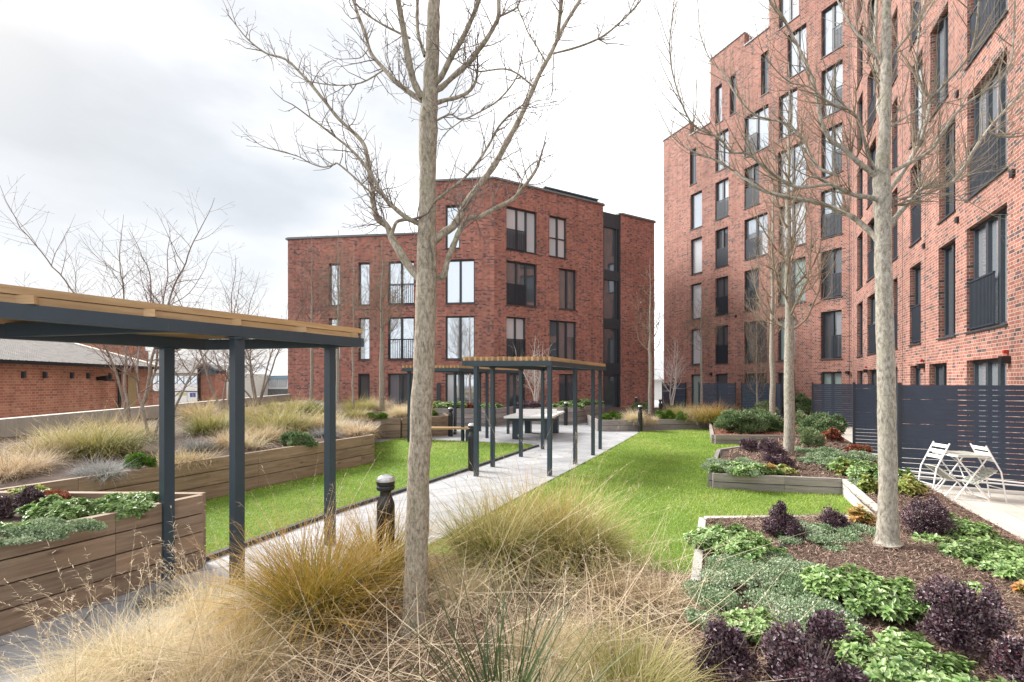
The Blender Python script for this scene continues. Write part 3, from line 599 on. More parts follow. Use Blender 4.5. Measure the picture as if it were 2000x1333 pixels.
for x0, x1 in ((480, 494), (496, 510), (512, 526), (528, 542), (544, 560)): panel(r_, 'window', x0, x1, 741, 756, 47.98, M['glassL'], .06)
panel(r_, 'fascia', 472, 575, 735.5, 740, 47.97, plain('light blue fascia', (.25, .42, .55), .5), .25); panel(r_, 'brick_base', 484, 512, 757, 800, 47.9, M['brickC'], .1); panel(r_, 'window', 520, 565, 760, 800, 47.9, M['glassD'], .08)
r_ = block('clad_house', 'pale building with a white roof seen through the gap between the two brick blocks', 1262, 1315, 742, 60, 12, mat=M['white'])
b = MB(); b.face([P(1262, 742, 59.6), P(1316, 742, 59.6), P(1316, 700, 66), P(1300, 683, 66), P(1262, 708, 66)]); b.build('roof', M['whiteroof'], r_)
b = MB(); b.bar(P(1262, 743.5, 59.4), P(1316, 743.5, 59.4), .2, .25); b.build('gutter', M['cream'], r_)
b = MB()
hm = plain('distant hill', (.10, .10, .09), .95, var=.3, scale=.02)
xs = list(range(-300, 1500, 40)); rr = random.Random(3)
prev = None
for x in xs:
    t = P(x, 716 + rr.uniform(-2, 2) - 6*math.sin((x-300)/260.0), 420); t2 = Vector((t.x, t.y+200, t.z-3)); lo = Vector((t.x, 330, -2.3))
    if prev: b.face([prev[2], lo, t, prev[0]]); b.face([prev[0], t, t2, prev[1]])
    prev = (t, t2, lo)
b.build('hill', hm, kind='structure')
# ================================================================ pergolas
def pergola(label, F0, F1, K, R0, posts, cross=(), bt=.10, slat_n=15, along=True, joists=True, pw=.088, group='slatted pergolas over the path'):
    """F0-F1 one long edge, R0-K the other (3D points at the underside of the beams); slats run parallel to the long edges when along"""
    F0, F1, K, R0 = map(Vector, (F0, F1, K, R0)); up = Vector((0, 0, 1))
    root = empty('pergola', (F1.x, F1.y, 0), label=label, cat='pergola', group=group); h = up*(bt/2)
    for a, c in ((F0, F1), (F1, K), (K, R0), (R0, F0), *cross):
        a = Vector(a); c = Vector(c); b = MB(); dd = (c-a).normalized()*.035; b.bar(a-dd+h, c+dd+h, .08, bt, ends=True); b.build('beam', M['steel'], root)
    for (x, y, zt) in posts:
        b = MB(); b.post(x, y, 0.0, zt, pw, -PA); b.box((x-.075, y-.06, zt-.012), (x+.075, y+.06, zt-.002)); b.build('post', M['steel'], root)
    t = up*(bt+.03)
    if joists:
        nj = int((F1-F0).length/.62)
        for i in range(nj+1):
            k = (i+.15)/(nj+.3); a, c = F0.lerp(F1, k), R0.lerp(K, k); b = MB(); b.bar(a+t+(a-c).normalized()*.046, c+t, .09 if i % 3 == 1 else .06, .058); b.build('joist', M['pine'], root)
        for a, c in ((F0, F1), (R0, K)):
            s_ = (K-F1).normalized()*.03*(1 if a == F0 else -1); b = MB(); b.bar(a+t+s_, c+t+s_, .05, .055); b.build('edge_board', M['pine'], root)
        t = up*(bt+.06+.027); sh_ = .054
    else: t = up*(bt+.04); sh_ = .08
    for i in range(slat_n):
        k = i/(slat_n-1); b = MB(); ex = (F1-F0).normalized()*.03
        b.bar(F0.lerp(R0, k)+t-ex, F1.lerp(K, k)+t+ex, .046, sh_); b.build('slat', M['pine'], root)
    return root
pergola('large near pergola with dark steel posts and pale timber slats crossing the left edge',
        (-3.55, 2.35, 2.25), (-1.80, 5.43, 2.26), (-3.05, 4.56, 2.165), (-4.5, 1.98, 2.165),
        [(-2.50, 4.19, 2.25), (-2.07, 5.24, 2.24), (-3.22, 4.30, 2.165), (-3.45, 2.6, 2.25), (-4.2, 2.55, 2.165)], cross=[((-2.79, 3.71, 2.2505), (-3.75, 3.37, 2.172))], slat_n=14)
pergola('middle pergola on slim dark posts on the path before the table tennis table',
        (.74, 9.02, 2.16), (2.55, 12.7, 2.16), (.86, 12.7, 2.16), (-.93, 9.02, 2.16),
        [(-.70, 9.03, 2.16), (.74, 9.05, 2.16), (-.42, 10.03, 2.16), (.22, 11.37, 2.16), (.84, 12.63, 2.16), (1.42, 10.35, 2.16), (2.04, 11.6, 2.16), (2.42, 12.65, 2.16)], slat_n=16, joists=False, pw=.078)
pergola('far pergola partly hidden behind the furrowed tree trunk, beside the timber bench',
        (-1.6, 13.82, 2.16), (.35, 17.3, 2.16), (-1.3, 17.3, 2.16), (-3.25, 13.82, 2.16),
        [(-3.1, 13.9, 2.16), (-1.52, 14.2, 2.16), (-2.0, 16.2, 2.16), (-.82, 15.1, 2.16), (-.14, 16.4, 2.16), (.10, 17.2, 2.16), (-2.75, 14.9, 2.16), (-1.2, 17.2, 2.16)], slat_n=16, joists=False, pw=.078)
# ================================================================ table tennis table
tt = empty('table_tennis_table', (.6, 14, 0), label='outdoor table tennis table with a white top and dark slab legs', cat='games table')
up = Vector((0, 0, 1)); tx = Vector((1, 0, 0)); o_ = P(983.9, 814.2, 14.45); o_ = Vector((-.26, 14.45, 0)); ty = Vector((.25, .968, 0)).normalized()
tp = lambda a, b, z: o_ + tx*a + ty*b + up*z
def slab(name, a0, a1, b0, b1, z0, z1, mat):
    b = MB(); q = [tp(a0, b0, 0), tp(a1, b0, 0), tp(a1, b1, 0), tp(a0, b1, 0)]; b.prism([(v.x, v.y) for v in q], z0, z1, True); return b.build(name, mat, tt)
slab('table_top', 0, 1.525, 0, 2.74, .70, .765, M['white']); slab('net', .06, 1.46, 1.36, 1.375, .765, .92, M['white'])
slab('apron', .12, 1.40, .25, 2.5, .60, .699, M['steel'])
for a, b_ in ((.18, .35), (1.17, .35), (.18, 2.15), (1.17, 2.15)): slab('leg', a, a+.2, b_, b_+.26, 0, .60, M['steel'])
b = MB(); q = [tp(.757, .005, .7665), tp(.767, .005, .7665), tp(.767, 2.735, .7665), tp(.757, 2.735, .7665)]; b.face(q); b.build('centre_line', M['coping'], tt)
# ================================================================ bench
be = empty('bench', (-1.9, 14.2, 0), label='pale timber bench on dark block legs beside the left lawn', cat='bench')
b = MB(); 
for k in range(4): b.bar((-2.85, 14.12+k*.105, .42), (-1.15, 14.05+k*.105, .42), .095, .05)
b.build('seat', M['pine'], be)
for x in (-2.7, -1.42):
    b = MB(); b.box((x, 14.08, 0), (x+.16, 14.42, .394)); b.build('leg', M['frame'], be)
# ================================================================ bollard lights
def bollard():
    r = empty('bollard_light', (0, 0, 0)); b = MB()
    b.lathe([(.082, 0), (.082, .70), (.078, .725), (.052, .80), (.050, .835)], 28); b.build('body', M['black'], r, local=True)
    b = MB(); b.lathe([(.05, .835), (.078, .85), (.083, .86), (.083, .88), (.07, .90), (.05, .93)], 28); b.lathe([(.083, .90), (.083, .935), (.083, .936)], 28); b.build('collar', M['black'], r, local=True)
    b = MB(); b.lathe([(.084, .932), (.083, .95), (.072, .968), (.045, .985), (0, .992)], 28); b.lathe([(0, .931), (.084, .932)], 28); b.build('cap', plain('silver cap', (.5, .5, .5), .3, .6), r, local=True)
    return r
p0 = bollard(); bl = [((-1.17, 4.27), 'near black bollard light with a pale domed cap, just left of the furrowed trunk'),
 ((-.835, 9.6), 'black bollard light at the lawn edge beside the left front post of the middle pergola'), ((-2.08, 15.6), 'black bollard light at the corner of the weathered planter by the bench'),
 ((2.28, 19.55), 'black bollard light behind the table tennis table beside the far planter'), ((4.70, 16.9), 'black bollard light where the path meets the far end of the right lawn'),
 ((7.0, 26), 'distant black bollard light in front of the brick stair tower'), ((7.5, 23.3), 'distant pale capped bollard light near the gap between the two buildings')]
for i, ((x, y), lab) in enumerate(bl):
    o = p0 if i == 0 else copy_tree(p0); o.location = (x, y, 0.0); tag(o, lab, 'bollard light', 'bollard lights along the paths')
# ================================================================ slatted fences
def fence(label, a, c, zt=1.81, pitch=.09, sh=.072, mat='navy', posts=(0, .52, 1), z0=.04):
    a = Vector((*a, 0)); c = Vector((*c, 0)); r = empty('slatted_fence', a, label=label, cat='fence', group='dark slatted privacy fences'); b = MB(); z = z0
    while z+sh < zt+.001: b.bar(a+up*(z+sh/2), c+up*(z+sh/2), .02, sh); z += pitch
    b.build('slat_panel', M[mat], r); n = (c-a).cross(up).normalized()*.035
    for k in posts: p = a.lerp(c, k)+n; b = MB(); b.post(p.x, p.y, 0, zt+.02, .055, math.atan2((c-a).y, (c-a).x)); b.build('post', M['rail'], r)
k3_ = Vector((.893, -.45))
fence('near dark blue slatted fence with gaps showing brickwork, behind the folding chairs', (7.02, 8.36), (8.80, 7.46), posts=(0, 1), pitch=.088, sh=.078)
fence('dark blue slatted fence between the middle and nearest terraces, behind the mottled trunk', (8.78, 11.84), (10.62, 10.91), pitch=.0865, sh=.078, posts=(0, 1))
fence('dark blue slatted fence farthest along the terrace, starting beside the green bushes', (12.45, 19.1), (14.25, 18.19), pitch=.086, sh=.078, posts=(0, 1))
fence('dark slatted fence behind the two slim trees at the corner of the tall block', (13.6, 24.2), (12.3, 21.0), pitch=.086, sh=.078)
fence('dark slatted fence in front of the narrow ground floor windows of the tall block', (11.15, 27.5), (12.9, 26.6), pitch=.086, sh=.078)
fence('dark slatted fence panel at the far end of the tall block behind a white birch', (10.6, 32.4), (11.7, 31.0), pitch=.086, sh=.078)
fence('dark slatted fence beyond the thin multi-stemmed shrub by the tall block', (12.6, 25.3), (14.6, 24.0), pitch=.086, sh=.078, posts=(0, 1))
# ================================================================ bistro set
def fold_chair(lab, pos, rz):
    r = empty('folding_chair', pos, rz, label=lab, cat='folding chair', group='pale folding bistro chairs'); R_ = .011; W = .15
    for s in (-W, W):
        b = MB(); b.tube([(-.10, s, 0), (-.03, s, .46), (.04, s, .60), (.17, s, .86)], R_, 8); b.build('back_leg', M['white'], r, local=True)
        b = MB(); b.tube([(.02, s*.88, .47), (.30, s*.88, .25), (.10, s*.88, 0)], R_, 8); b.build('front_leg', M['white'], r, local=True)
    for k in range(3): x = .06+.045*k; z = .64+.085*k; b = MB(); b.bar((x, -W, z), (x, W, z), .012, .055, up=(.45, 0, .89)); b.build('back_slat', M['white'], r, local=True)
    b = MB()
    for k in range(6): t = k/5; b.bar((.03+.27*t, -W*.95, .47-.2*t), (.03+.27*t, W*.95, .47-.2*t), .05, .014, up=(.6, 0, .8))
    b.build('seat', plain('sage slats', (.40, .42, .36), .5), r, local=True)
    b = MB(); b.tube([(.14, -W*.88, .05), (.14, W*.88, .05)], .008, 6); b.tube([(-.07, -W, .2), (-.07, W, .2)], .008, 6); b.build('stretcher', M['white'], r, local=True)
fold_chair('pale folding chair left of the small table, its back tilted towards the table', (6.83, 7.52, 0), R(-4))
fold_chair('pale folding chair right of the small table, sage slatted seat hanging towards the table', (7.50, 7.22, 0), R(170))
ft = empty('folding_table', (7.20, 7.38, 0), R(-4), label='small pale folding table with crossed legs on the cream terrace', cat='folding table')
b = MB()
for k in range(7): y = -.21+.07*k; b.bar((-.25, y, .70), (.25, y, .70), .062, .014)
b.build('table_top', plain('sage top', (.42, .43, .38), .5), ft, local=True)
b = MB(); 
for s in (-.22, .22): b.bar((-.26, s, .685), (.26, s, .685), .02, .022)
for s in (-.26, .26): b.bar((s, -.21, .686), (s, .21, .686), .02, .02)
b.build('frame', M['white'], ft, local=True)
for s in (-.19, .19):
    for a, c in ((-.26, .23), (.26, -.23)): b = MB(); b.tube([(a, s + (.012 if a > 0 else 0), 0), (c, s + (.012 if a > 0 else 0), .68)], .011, 8); b.build('leg', M['white'], ft, local=True)
b = MB(); b.tube([(-.12, -.19, .34), (.05, .19, .66)], .008, 6); b.tube([(.12, -.19, .34), (-.05, .19, .66)], .008, 6); b.build('stay', M['white'], ft, local=True)
b = MB()
for dy in (0, .05): b.tube([(6.55, 8.35+dy, .30-dy*2), (8.4, 7.42+dy, .20-dy)], .014, 8)
b.build('airer', M['white'], label='pair of white metal bars of a folded airer lying against the near fence', cat='clothes airer')
# ================================================================ trees
def perp(d, rg):
    a = Vector((rg.gauss(0, 1), rg.gauss(0, 1), rg.gauss(0, 1))); a -= d*a.dot(d); return a.normalized() if a.length > 1e-4 else Vector((1, 0, 0))
def grow(mb, p, d, L, r, lvl, rg, bend=.25, upb=.12, seg=.09, kids=.13, spur=True, kl=(.35, .6), rmin=.0012, ang=(.7, 1.1)):
    n = max(3, int(L/seg)); pts = [Vector(p)]; d = d.normalized(); step = L/n
    for i in range(n):
        d = (d + Vector((rg.gauss(0, bend), rg.gauss(0, bend), rg.gauss(0, bend)))*.6 + Vector((0, 0, upb))).normalized(); pts.append(pts[-1]+d*step)
    rad = [max(rmin, r*(1-.8*i/n)) for i in range(n+1)]; mb.tube(pts, rad, 3 if r < .006 else 5)
    if lvl > 0:
        m = int(L/kids)
        for k in range(m):
            t = (k+rg.uniform(.3, 1.3))/(m+1); t = min(t, .97); i = min(n-1, int(t*n)); q = pts[i].lerp(pts[i+1], t*n-i); dd = (pts[i+1]-pts[i]).normalized()
            w_ = rg.uniform(*ang); nd = dd*math.cos(w_) + perp(dd, rg)*math.sin(w_)
            grow(mb, q, nd, L*rg.uniform(*kl)*(1.15-t*.6), max(rmin, rad[i]*.6), lvl-1, rg, bend, upb, seg*.8, kids*.75, spur, kl, rmin, ang)
    elif spur:
        for i in range(1, n):
            if rg.random() < .55:
                dd = (pts[i+1]-pts[i]).normalized(); e_ = pts[i]+(dd+perp(dd, rg)*1.2).normalized()*rg.uniform(.012, .03); mb.tube([pts[i], e_], [rmin*1.2, rmin*1.5], 3)
def smooth_path(pts, rad, k=4):
    out, ro = [], []
    for i in range(len(pts)-1):
        a = pts[max(i-1, 0)]; b = pts[i]; c = pts[i+1]; d = pts[min(i+2, len(pts)-1)]
        for j in range(k):
            t = j/k; out.append(.5*((2*b)+(c-a)*t+(2*a-5*b+4*c-d)*t*t+(3*b-a-3*c+d)*t**3)); ro.append(rad[i]+(rad[i+1]-rad[i])*t)
    out.append(pts[-1]); ro.append(rad[-1]); return out, ro
def bigtree(label, Y, trunk, branches, seed, barkm, twigm, twig, lean=0, group='bare garden trees', base_z=0, knob=0):
    """trunk / branches as (photo x, y, width px) polylines laid out round a trunk Y metres away; each branch leans towards or away from the camera"""
    rg = random.Random(seed); S = Y/F/math.sqrt(1+((trunk[0][0]-1000)/F)**2)**.9; tb_ = P(trunk[0][0], trunk[0][1], Y); root = empty('tree', tb_, label=label, cat='tree', group=group)
    tr = MB(); pts = [P(x, y, Y) for x, y, w_ in trunk]; rad = [w_*S/2 for x, y, w_ in trunk]; pp, rr_ = smooth_path(pts, rad, 5)
    tr2 = []; n = 18; base = len(tr.v)
    pp = [p+Vector((rg.gauss(0, .002), rg.gauss(0, .002), 0)) for p in pp]
    rr_ = [r*(1+rg.gauss(0, .02)) for r in rr_]; rr_[0] *= 1.28; rr_[1] *= 1.10
    tr.tube(pp, rr_, n); tr.build('trunk', barkm, root)
    tops = pts[-1]; lm = MB(); tw = MB()
    for bi, br in enumerate(branches):
        k = rg.uniform(-.75, .75); pl = []; x0, y0 = br['p'][0]; w0, w1 = br['w']; acc = 0
        for i, (x, y) in enumerate(br['p']):
            dist = math.hypot(x-x0, y-y0)*S; yy = Y + k*dist*.8 + (rg.gauss(0, .02) if i else 0); pl.append(P(x, y, yy))
        nn = len(pl); rd = [(w0+(w1-w0)*i/(nn-1))*S/2*1.2 for i in range(nn)]; pp, rr_ = smooth_path(pl, rd, 4)
        rr_ = [r*(1+rg.gauss(0, .06)) for r in rr_]
        lm.tube(pp, rr_, 9 if w0 > 4 else 5)
        Ls = sum((b-a).length for a, b in zip(pp, pp[1:])); m = int(Ls/twig['every'])
        for q in range(m):
            t = (q+rg.random())/m; t = max(t, br.get('t0', .12)); f = t*(len(pp)-1); i = min(len(pp)-2, int(f)); pt = pp[i].lerp(pp[i+1], f-i); dd = (pp[i+1]-pp[i]).normalized()
            w_ = rg.uniform(*twig.get('ang', (.5, 1.2))); nd = dd*math.cos(w_)+perp(dd, rg)*math.sin(w_); nd.z += twig.get('lift', .1)
            grow(tw, pt, nd, twig['len']*rg.uniform(.4, 1.25), min(twig['r'], rr_[i]*.7), twig['lvl'], rg, twig['bend'], twig['up'], twig.get('seg', .06), twig.get('kids', .12))
        grow(tw, pp[-1], pp[-1]-pp[-2], twig['len'], max(.0015, rr_[-1]), twig['lvl'], rg, twig['bend']*.7, twig['up'], .06, .1)
    lm.build('limbs', barkm, root); tw.build('crown', twigm, root)
    return root
B = lambda p, w0, w1, **k: dict(p=p, w=(w0, w1), **k)
bigtree('near furrowed pale barked tree rising through the grasses in the centre foreground', 3.26,
 [(810, 1245, 56), (811, 1180, 50), (814, 1060, 45), (818, 930, 44), (822, 820, 44), (828, 705, 42), (832, 555, 41), (834, 442, 35), (835, 330, 33), (836, 240, 37), (840, 190, 32), (845, 80, 26), (847, 0, 24), (849, -120, 20), (850, -260, 12), (852, -380, 4)],
 [B([(822, 548), (799, 521), (780, 491), (765, 465), (756, 442), (737, 427), (729, 397), (728, 380), (726, 364), (717, 306), (705, 274), (663, 234), (631, 194), (598, 155), (559, 117), (519, 104), (483, 76), (454, 40)], 14, 2, t0=.25),
  B([(818, 436), (796, 427), (771, 407), (750, 385), (728, 346), (692, 299), (649, 263), (602, 227)], 9, 2.5, t0=.3),
  B([(766, 457), (773, 436), (786, 430), (802, 430)], 6, 5, t0=.9),
  B([(750, 385), (735, 372), (722, 374), (690, 345), (660, 320), (652, 322), (632, 327), (604, 318), (580, 305), (523, 290)], 4, 1.5, t0=.1),
  B([(826, 198), (804, 184), (771, 158), (750, 135), (724, 104), (714, 68), (696, 20), (686, -20), (668, -90)], 9, 4, t0=.15),
  B([(748, 138), (706, 162), (656, 167), (600, 158), (573, 144)], 3, 1, t0=.1),
  B([(718, 98), (706, 112), (690, 115), (668, 116)], 2, 1),
  B([(824, 192), (808, 160), (800, 126), (789, 65), (779, 10), (765, -60), (750, -140)], 12, 7, t0=.2),
  B([(801, 75), (770, 60), (742, 45), (712, 25), (694, 5), (680, -20)], 4, 2.5, t0=.1),
  B([(830, 110), (818, 72), (814, 36), (816, 0), (818, -60)], 6, 4, t0=.1),
  B([(846, 472), (866, 455), (884, 443), (900, 418), (913, 392), (938, 360), (967, 320), (992, 274), (1014, 234), (1032, 194), (1054, 144), (1072, 112), (1086, 83), (1104, 47), (1133, 0), (1165, -60)], 14, 6, t0=.2),
  B([(1080, 105), (1129, 92), (1176, 72), (1212, 43), (1234, 22), (1256, -5), (1280, -40)], 3.5, 2, t0=.3),
  B([(1082, 100), (1080, 140), (1078, 180), (1072, 196)], 2, 1, t0=.5),
  B([(1088, 80), (1093, 36), (1097, 0), (1102, -60)], 7, 5, t0=.3),
  B([(1041, 169), (1010, 144), (982, 135), (938, 140), (917, 133), (888, 115)], 3, 1.6, t0=.1),
  B([(1064, 119), (1048, 90), (1032, 65), (1018, 30), (1010, 10), (1014, -20)], 2.6, 1.5, t0=.2),
  B([(838, 545), (858, 543), (868, 536), (874, 510), (889, 472), (900, 448), (915, 427), (937, 424), (964, 409), (1001, 390), (1024, 364), (1040, 343), (1050, 326)], 12, 4, t0=.4),
  B([(1008, 384), (1020, 352), (1032, 327), (1054, 313), (1079, 302)], 2.5, 1.2, t0=.1),
  B([(1020, 352), (1006, 330), (990, 300)], 2, 1.2, t0=.1),
  B([(846, 182), (866, 168), (884, 151), (917, 122), (935, 98), (949, 79), (966, 50), (974, 30), (974, -10), (975, -80)], 9, 5, t0=.3),
  B([(972, 34), (994, 24), (1010, 14), (1018, -6), (1030, -50)], 3.5, 2.5, t0=.1),
  B([(846, 165), (862, 150), (881, 112), (899, 83), (920, 40), (935, 0), (950, -60)], 10, 6, t0=.3),
  B([(850, 203), (870, 196), (892, 191), (912, 182), (924, 169), (930, 156), (932, 144)], 7, 4, t0=.2),
  B([(846, 240), (862, 231), (881, 224), (902, 234), (935, 220), (971, 198), (1000, 166), (1012, 142), (1018, 119)], 3.5, 1.6, t0=.15),
  B([(902, 236), (888, 246), (875, 256), (862, 272), (856, 286)], 2, 1, t0=.2),
  B([(840, 402), (866, 380), (890, 362), (913, 342), (938, 310), (960, 274), (974, 248), (998, 222), (1021, 205)], 5, 2, t0=.1),
  B([(836, 560), (850, 520), (846, 500)], 3, 2, t0=.1)],
 11, M['bark'], M['twig'], dict(every=.055, len=.30, r=.0044, lvl=1, bend=.42, up=.16, lift=.15, kids=.10), knob=60)
bigtree('mottled smooth barked bare tree standing in the near shrub bed on the right', 4.37,
 [(1733, 1062, 50), (1734, 1030, 44), (1734, 960, 38), (1733, 850, 37), (1731, 740, 37), (1728, 620, 36), (1725, 520, 34), (1724, 440, 32), (1723, 385, 38), (1722, 350, 34), (1727, 270, 24), (1730, 200, 23), (1731, 100, 22), (1732, 0, 18), (1734, -120, 12), (1735, -260, 4)],
 [B([(1720, 482), (1708, 462), (1678, 434), (1659, 421), (1617, 402), (1570, 391), (1496, 375), (1462, 354), (1428, 331), (1391, 310), (1347, 294), (1314, 267), (1287, 216)], 12, 1.5, t0=.25),
  B([(1718, 392), (1700, 386), (1667, 381), (1640, 368), (1620, 359), (1584, 345), (1557, 368), (1540, 350)], 10, 3, t0=.3),
  B([(1620, 360), (1557, 366), (1516, 344), (1482, 317), (1459, 300), (1428, 297), (1405, 270), (1361, 250), (1337, 216), (1314, 145), (1308, 90), (1312, 40), (1318, -10)], 6, 1.3, t0=.1),
  B([(1716, 352), (1705, 340), (1673, 315), (1651, 293), (1635, 283), (1621, 273), (1604, 236), (1594, 182), (1577, 128), (1550, 74), (1530, 34), (1503, 0), (1480, -40)], 11, 2, t0=.2),
  B([(1640, 345), (1594, 324), (1567, 270), (1530, 240), (1476, 226), (1442, 192), (1415, 148), (1388, 118), (1368, 67), (1362, 0)], 6, 1.4, t0=.1),
  B([(1724, 386), (1746, 360), (1771, 324), (1796, 277), (1809, 235), (1815, 195), (1800, 170), (1790, 130), (1795, 60), (1805, 0)], 11, 3, t0=.3),
  B([(1815, 198), (1822, 189), (1853, 157), (1888, 117), (1903, 79), (1910, 31), (1915, -30)], 6, 3, t0=.1),
  B([(1728, 345), (1745, 335), (1777, 318), (1800, 306), (1822, 290), (1840, 261), (1872, 217), (1903, 192), (1948, 161), (1973, 126), (1980, 63), (1984, -20)], 9, 2.5, t0=.2),
  B([(1730, 452), (1741, 437), (1766, 405), (1788, 383), (1800, 370), (1822, 364), (1853, 362), (1881, 331), (1903, 293), (1932, 252), (1960, 220), (1992, 186), (2040, 150), (2080, 100)], 12, 4, t0=.3),
  B([(1929, 256), (1945, 264), (1966, 268), (2000, 265), (2060, 250)], 5, 3, t0=.1),
  B([(1724, 230), (1716, 205), (1726, 172), (1711, 126), (1709, 79), (1712, 0), (1715, -70)], 10, 6, t0=.2),
  B([(1730, 250), (1745, 244), (1784, 220), (1812, 202), (1850, 200), (1890, 190)], 5, 1.6, t0=.1),
  B([(1732, 392), (1760, 388), (1800, 378), (1835, 380), (1870, 384), (1939, 421)], 4, 1.2, t0=.1),
  B([(1728, 130), (1700, 90), (1670, 60), (1640, 10), (1620, -40)], 6, 2, t0=.1),
  B([(1735, 120), (1765, 80), (1800, 40), (1830, -10), (1850, -60)], 6, 2.5, t0=.1),
  B([(1716, 340), (1694, 300), (1680, 240), (1660, 215), (1620, 200), (1580, 170), (1540, 160), (1500, 120)], 5, 1.3, t0=.1),
  B([(1720, 386), (1735, 400), (1765, 396), (1830, 372), (1900, 340), (1960, 330), (2010, 290)], 4, 1.5, t0=.2)],
 23, M['bark2'], M['twig2'], dict(every=.055, len=.60, r=.0058, lvl=1, bend=.14, up=.16, lift=.25, seg=.10, kids=.28, ang=(.35, .9)), knob=22)
def slim_tree(label, x, ybase, Y, ytop, tw, yfork, spread, seed, barkm=None, twigm=None, nb=16, lvl=2, L=None, upb=.14, thick=.010, zbase=None, group='slim bare garden trees', kids=.2):
    """a young tree: clear stem, then ascending branches; spread in metres"""
    rg = random.Random(seed); b0 = P(x, ybase, Y); top = P(x, ytop, Y); fk = P(x, yfork, Y); r0 = tw*Y/F/2
    root = empty('tree', b0, label=label, cat='tree', group=group); t = MB(); n = 14; pts = []; rad = []
    for i in range(n+1):
        k = i/n; q = b0.lerp(top, k); q += Vector((rg.gauss(0, .012), rg.gauss(0, .012), 0))*(k > 0); pts.append(q); rad.append(r0*(1.1-.25*min(1, k*2)) if q.z < fk.z else r0*max(.12, .8*(top.z-q.z)/(top.z-fk.z+.01)))
    pp, rr_ = smooth_path(pts, rad, 3); t.tube(pp, rr_, 9); t.build('trunk', barkm or M['bark2'], root); c = MB(); Lm = L or spread*1.5
    for i in range(nb):
        k = (i+rg.random())/nb; z = fk.z-.1+(top.z-fk.z)*k*.85; q = Vector((b0.x, b0.y, z)); f = (z-b0.z)/(top.z-b0.z)*n; i0 = min(n-1, int(f)); q = pts[i0].lerp(pts[i0+1], f-i0)
        a = i*2.4+rg.uniform(-.4, .4); el = rg.uniform(.2, .65)+k*.4; d = Vector((math.cos(a)*math.cos(el), math.sin(a)*math.cos(el), math.sin(el)))
        grow(c, q, d, Lm*(1.05-.65*k)*rg.uniform(.75, 1.15), thick*(1.2-.7*k), lvl, rg, .16, upb, .14, kids, False, (.3, .55), max(.0022, Y*.00018))
    c.build('crown', twigm or M['twig2'], root); return root
slim_tree('middle smooth grey trunked tree in the low planter with the purple shrubs', 1540, 882, 10.0, 120, 18, 660, 1.15, 5, nb=26, L=2.3, thick=.022, upb=.22)
slim_tree('slim pale tree in the red mulch bed just behind the middle tree', 1509, 824, 16.6, 240, 10, 665, 1.2, 6, nb=20, L=2.2, thick=.018, upb=.2)
slim_tree('slender young tree in the far low planter before the brick stair tower', 1270, 808, 20.5, 505, 7.5, 690, 1.2, 7, nb=20, L=1.9, thick=.014, upb=.12)
slim_tree('thin young tree by the dark fence under the leftmost windows of the tall block', 1370, 790, 25, 560, 5, 690, 1.2, 8, nb=20, L=2.0, thick=.014)
slim_tree('thin sapling in the grey planter before the ground floor glass doors', 918, 800, 20.2, 600, 4.5, 740, .8, 9, nb=16, L=1.2, thick=.010, lvl=1, barkm=M['bstem'])
slim_tree('slim tree before the third window column of the low block, left of the main trunk', 746, 800, 18.5, 470, 10, 660, 1.5, 10, nb=24, L=2.3, thick=.016)
slim_tree('slim tree half hidden behind the right post of the near pergola', 660, 790, 19.5, 450, 7, 640, 1.4, 12, nb=22, L=2.2, thick=.015)
slim_tree('slim twiggy tree against the left end wall of the low brick block', 609, 792, 21.0, 460, 6, 640, 1.5, 13, nb=24, L=2.3, thick=.015, twigm=M['btwig'])
slim_tree('upper part of a twiggy tree in front of the wall between the two leftmost windows', 690, 795, 17, 480, 4, 690, 1.0, 33, nb=18, L=1.8, thick=.012)
slim_tree('leafless thin shrub tree in front of the dark fence left of the two slim trees', 1478, 800, 21.5, 560, 4, 780, .8, 34, nb=22, L=2.6, thick=.012, upb=.3, barkm=M['bstem'])
def multistem(label, x, ybase, Y, ytop, ns, sp, seed, barkm, twigm, r=.05, group='multi-stemmed bare trees', lvl=2, zf=.55):
    rg = random.Random(seed); b0 = P(x, ybase, Y); Ht = (ybase-ytop)*Y/F; root = empty('tree', b0, label=label, cat='tree', group=group); c = MB()
    for s in range(ns):
        a = s*2*math.pi/ns+rg.uniform(-.4, .4); lean = rg.uniform(.18, .34)*sp; t = MB(); pts = [b0+Vector((math.cos(a), math.sin(a), 0))*.05]; n = 10; d = Vector((math.cos(a)*lean, math.sin(a)*lean, 1)).normalized(); hh = Ht*rg.uniform(.45, .62)
        for i in range(n): d = (d+Vector((rg.gauss(0, .09), rg.gauss(0, .09), .02))).normalized(); pts.append(pts[-1]+d*hh/n)
        rr_ = r*rg.uniform(.7, 1.05); rad = [rr_*(1-.5*i/n) for i in range(n+1)]; pp, r2 = smooth_path(pts, rad, 3); t.tube(pp, r2, 8); t.build('stem', barkm, root)
        grow(c, pts[-1], d, Ht*.42, rad[-1], lvl, rg, .16, .06, .16, .26, True, (.35, .6), max(.0018, Y*.00016))
        for k in range(7):
            i = rg.randint(4, n-1); aa = rg.uniform(0, 6.28); nd = Vector((math.cos(aa), math.sin(aa), rg.uniform(.5, 1.3)))
            grow(c, pts[i], nd, Ht*rg.uniform(.22, .36), rad[i]*.5, lvl, rg, .18, .06, .16, .24, True, (.35, .6), max(.0018, Y*.00016))
    c.build('crown', twigm, root); return root
multistem('large multi-stemmed bare tree with pale leaning stems in front of the orange brick shed', 262, 838, 9.6, 345, 4, 1.0, 14, M['bstem'], M['btwig'], .036)
multistem('dark multi-stemmed bare tree just left of the thin pergola post, by the concrete wall', 301, 866, 8.6, 440, 3, .7, 15, M['bstem'], M['btwig'], .03)
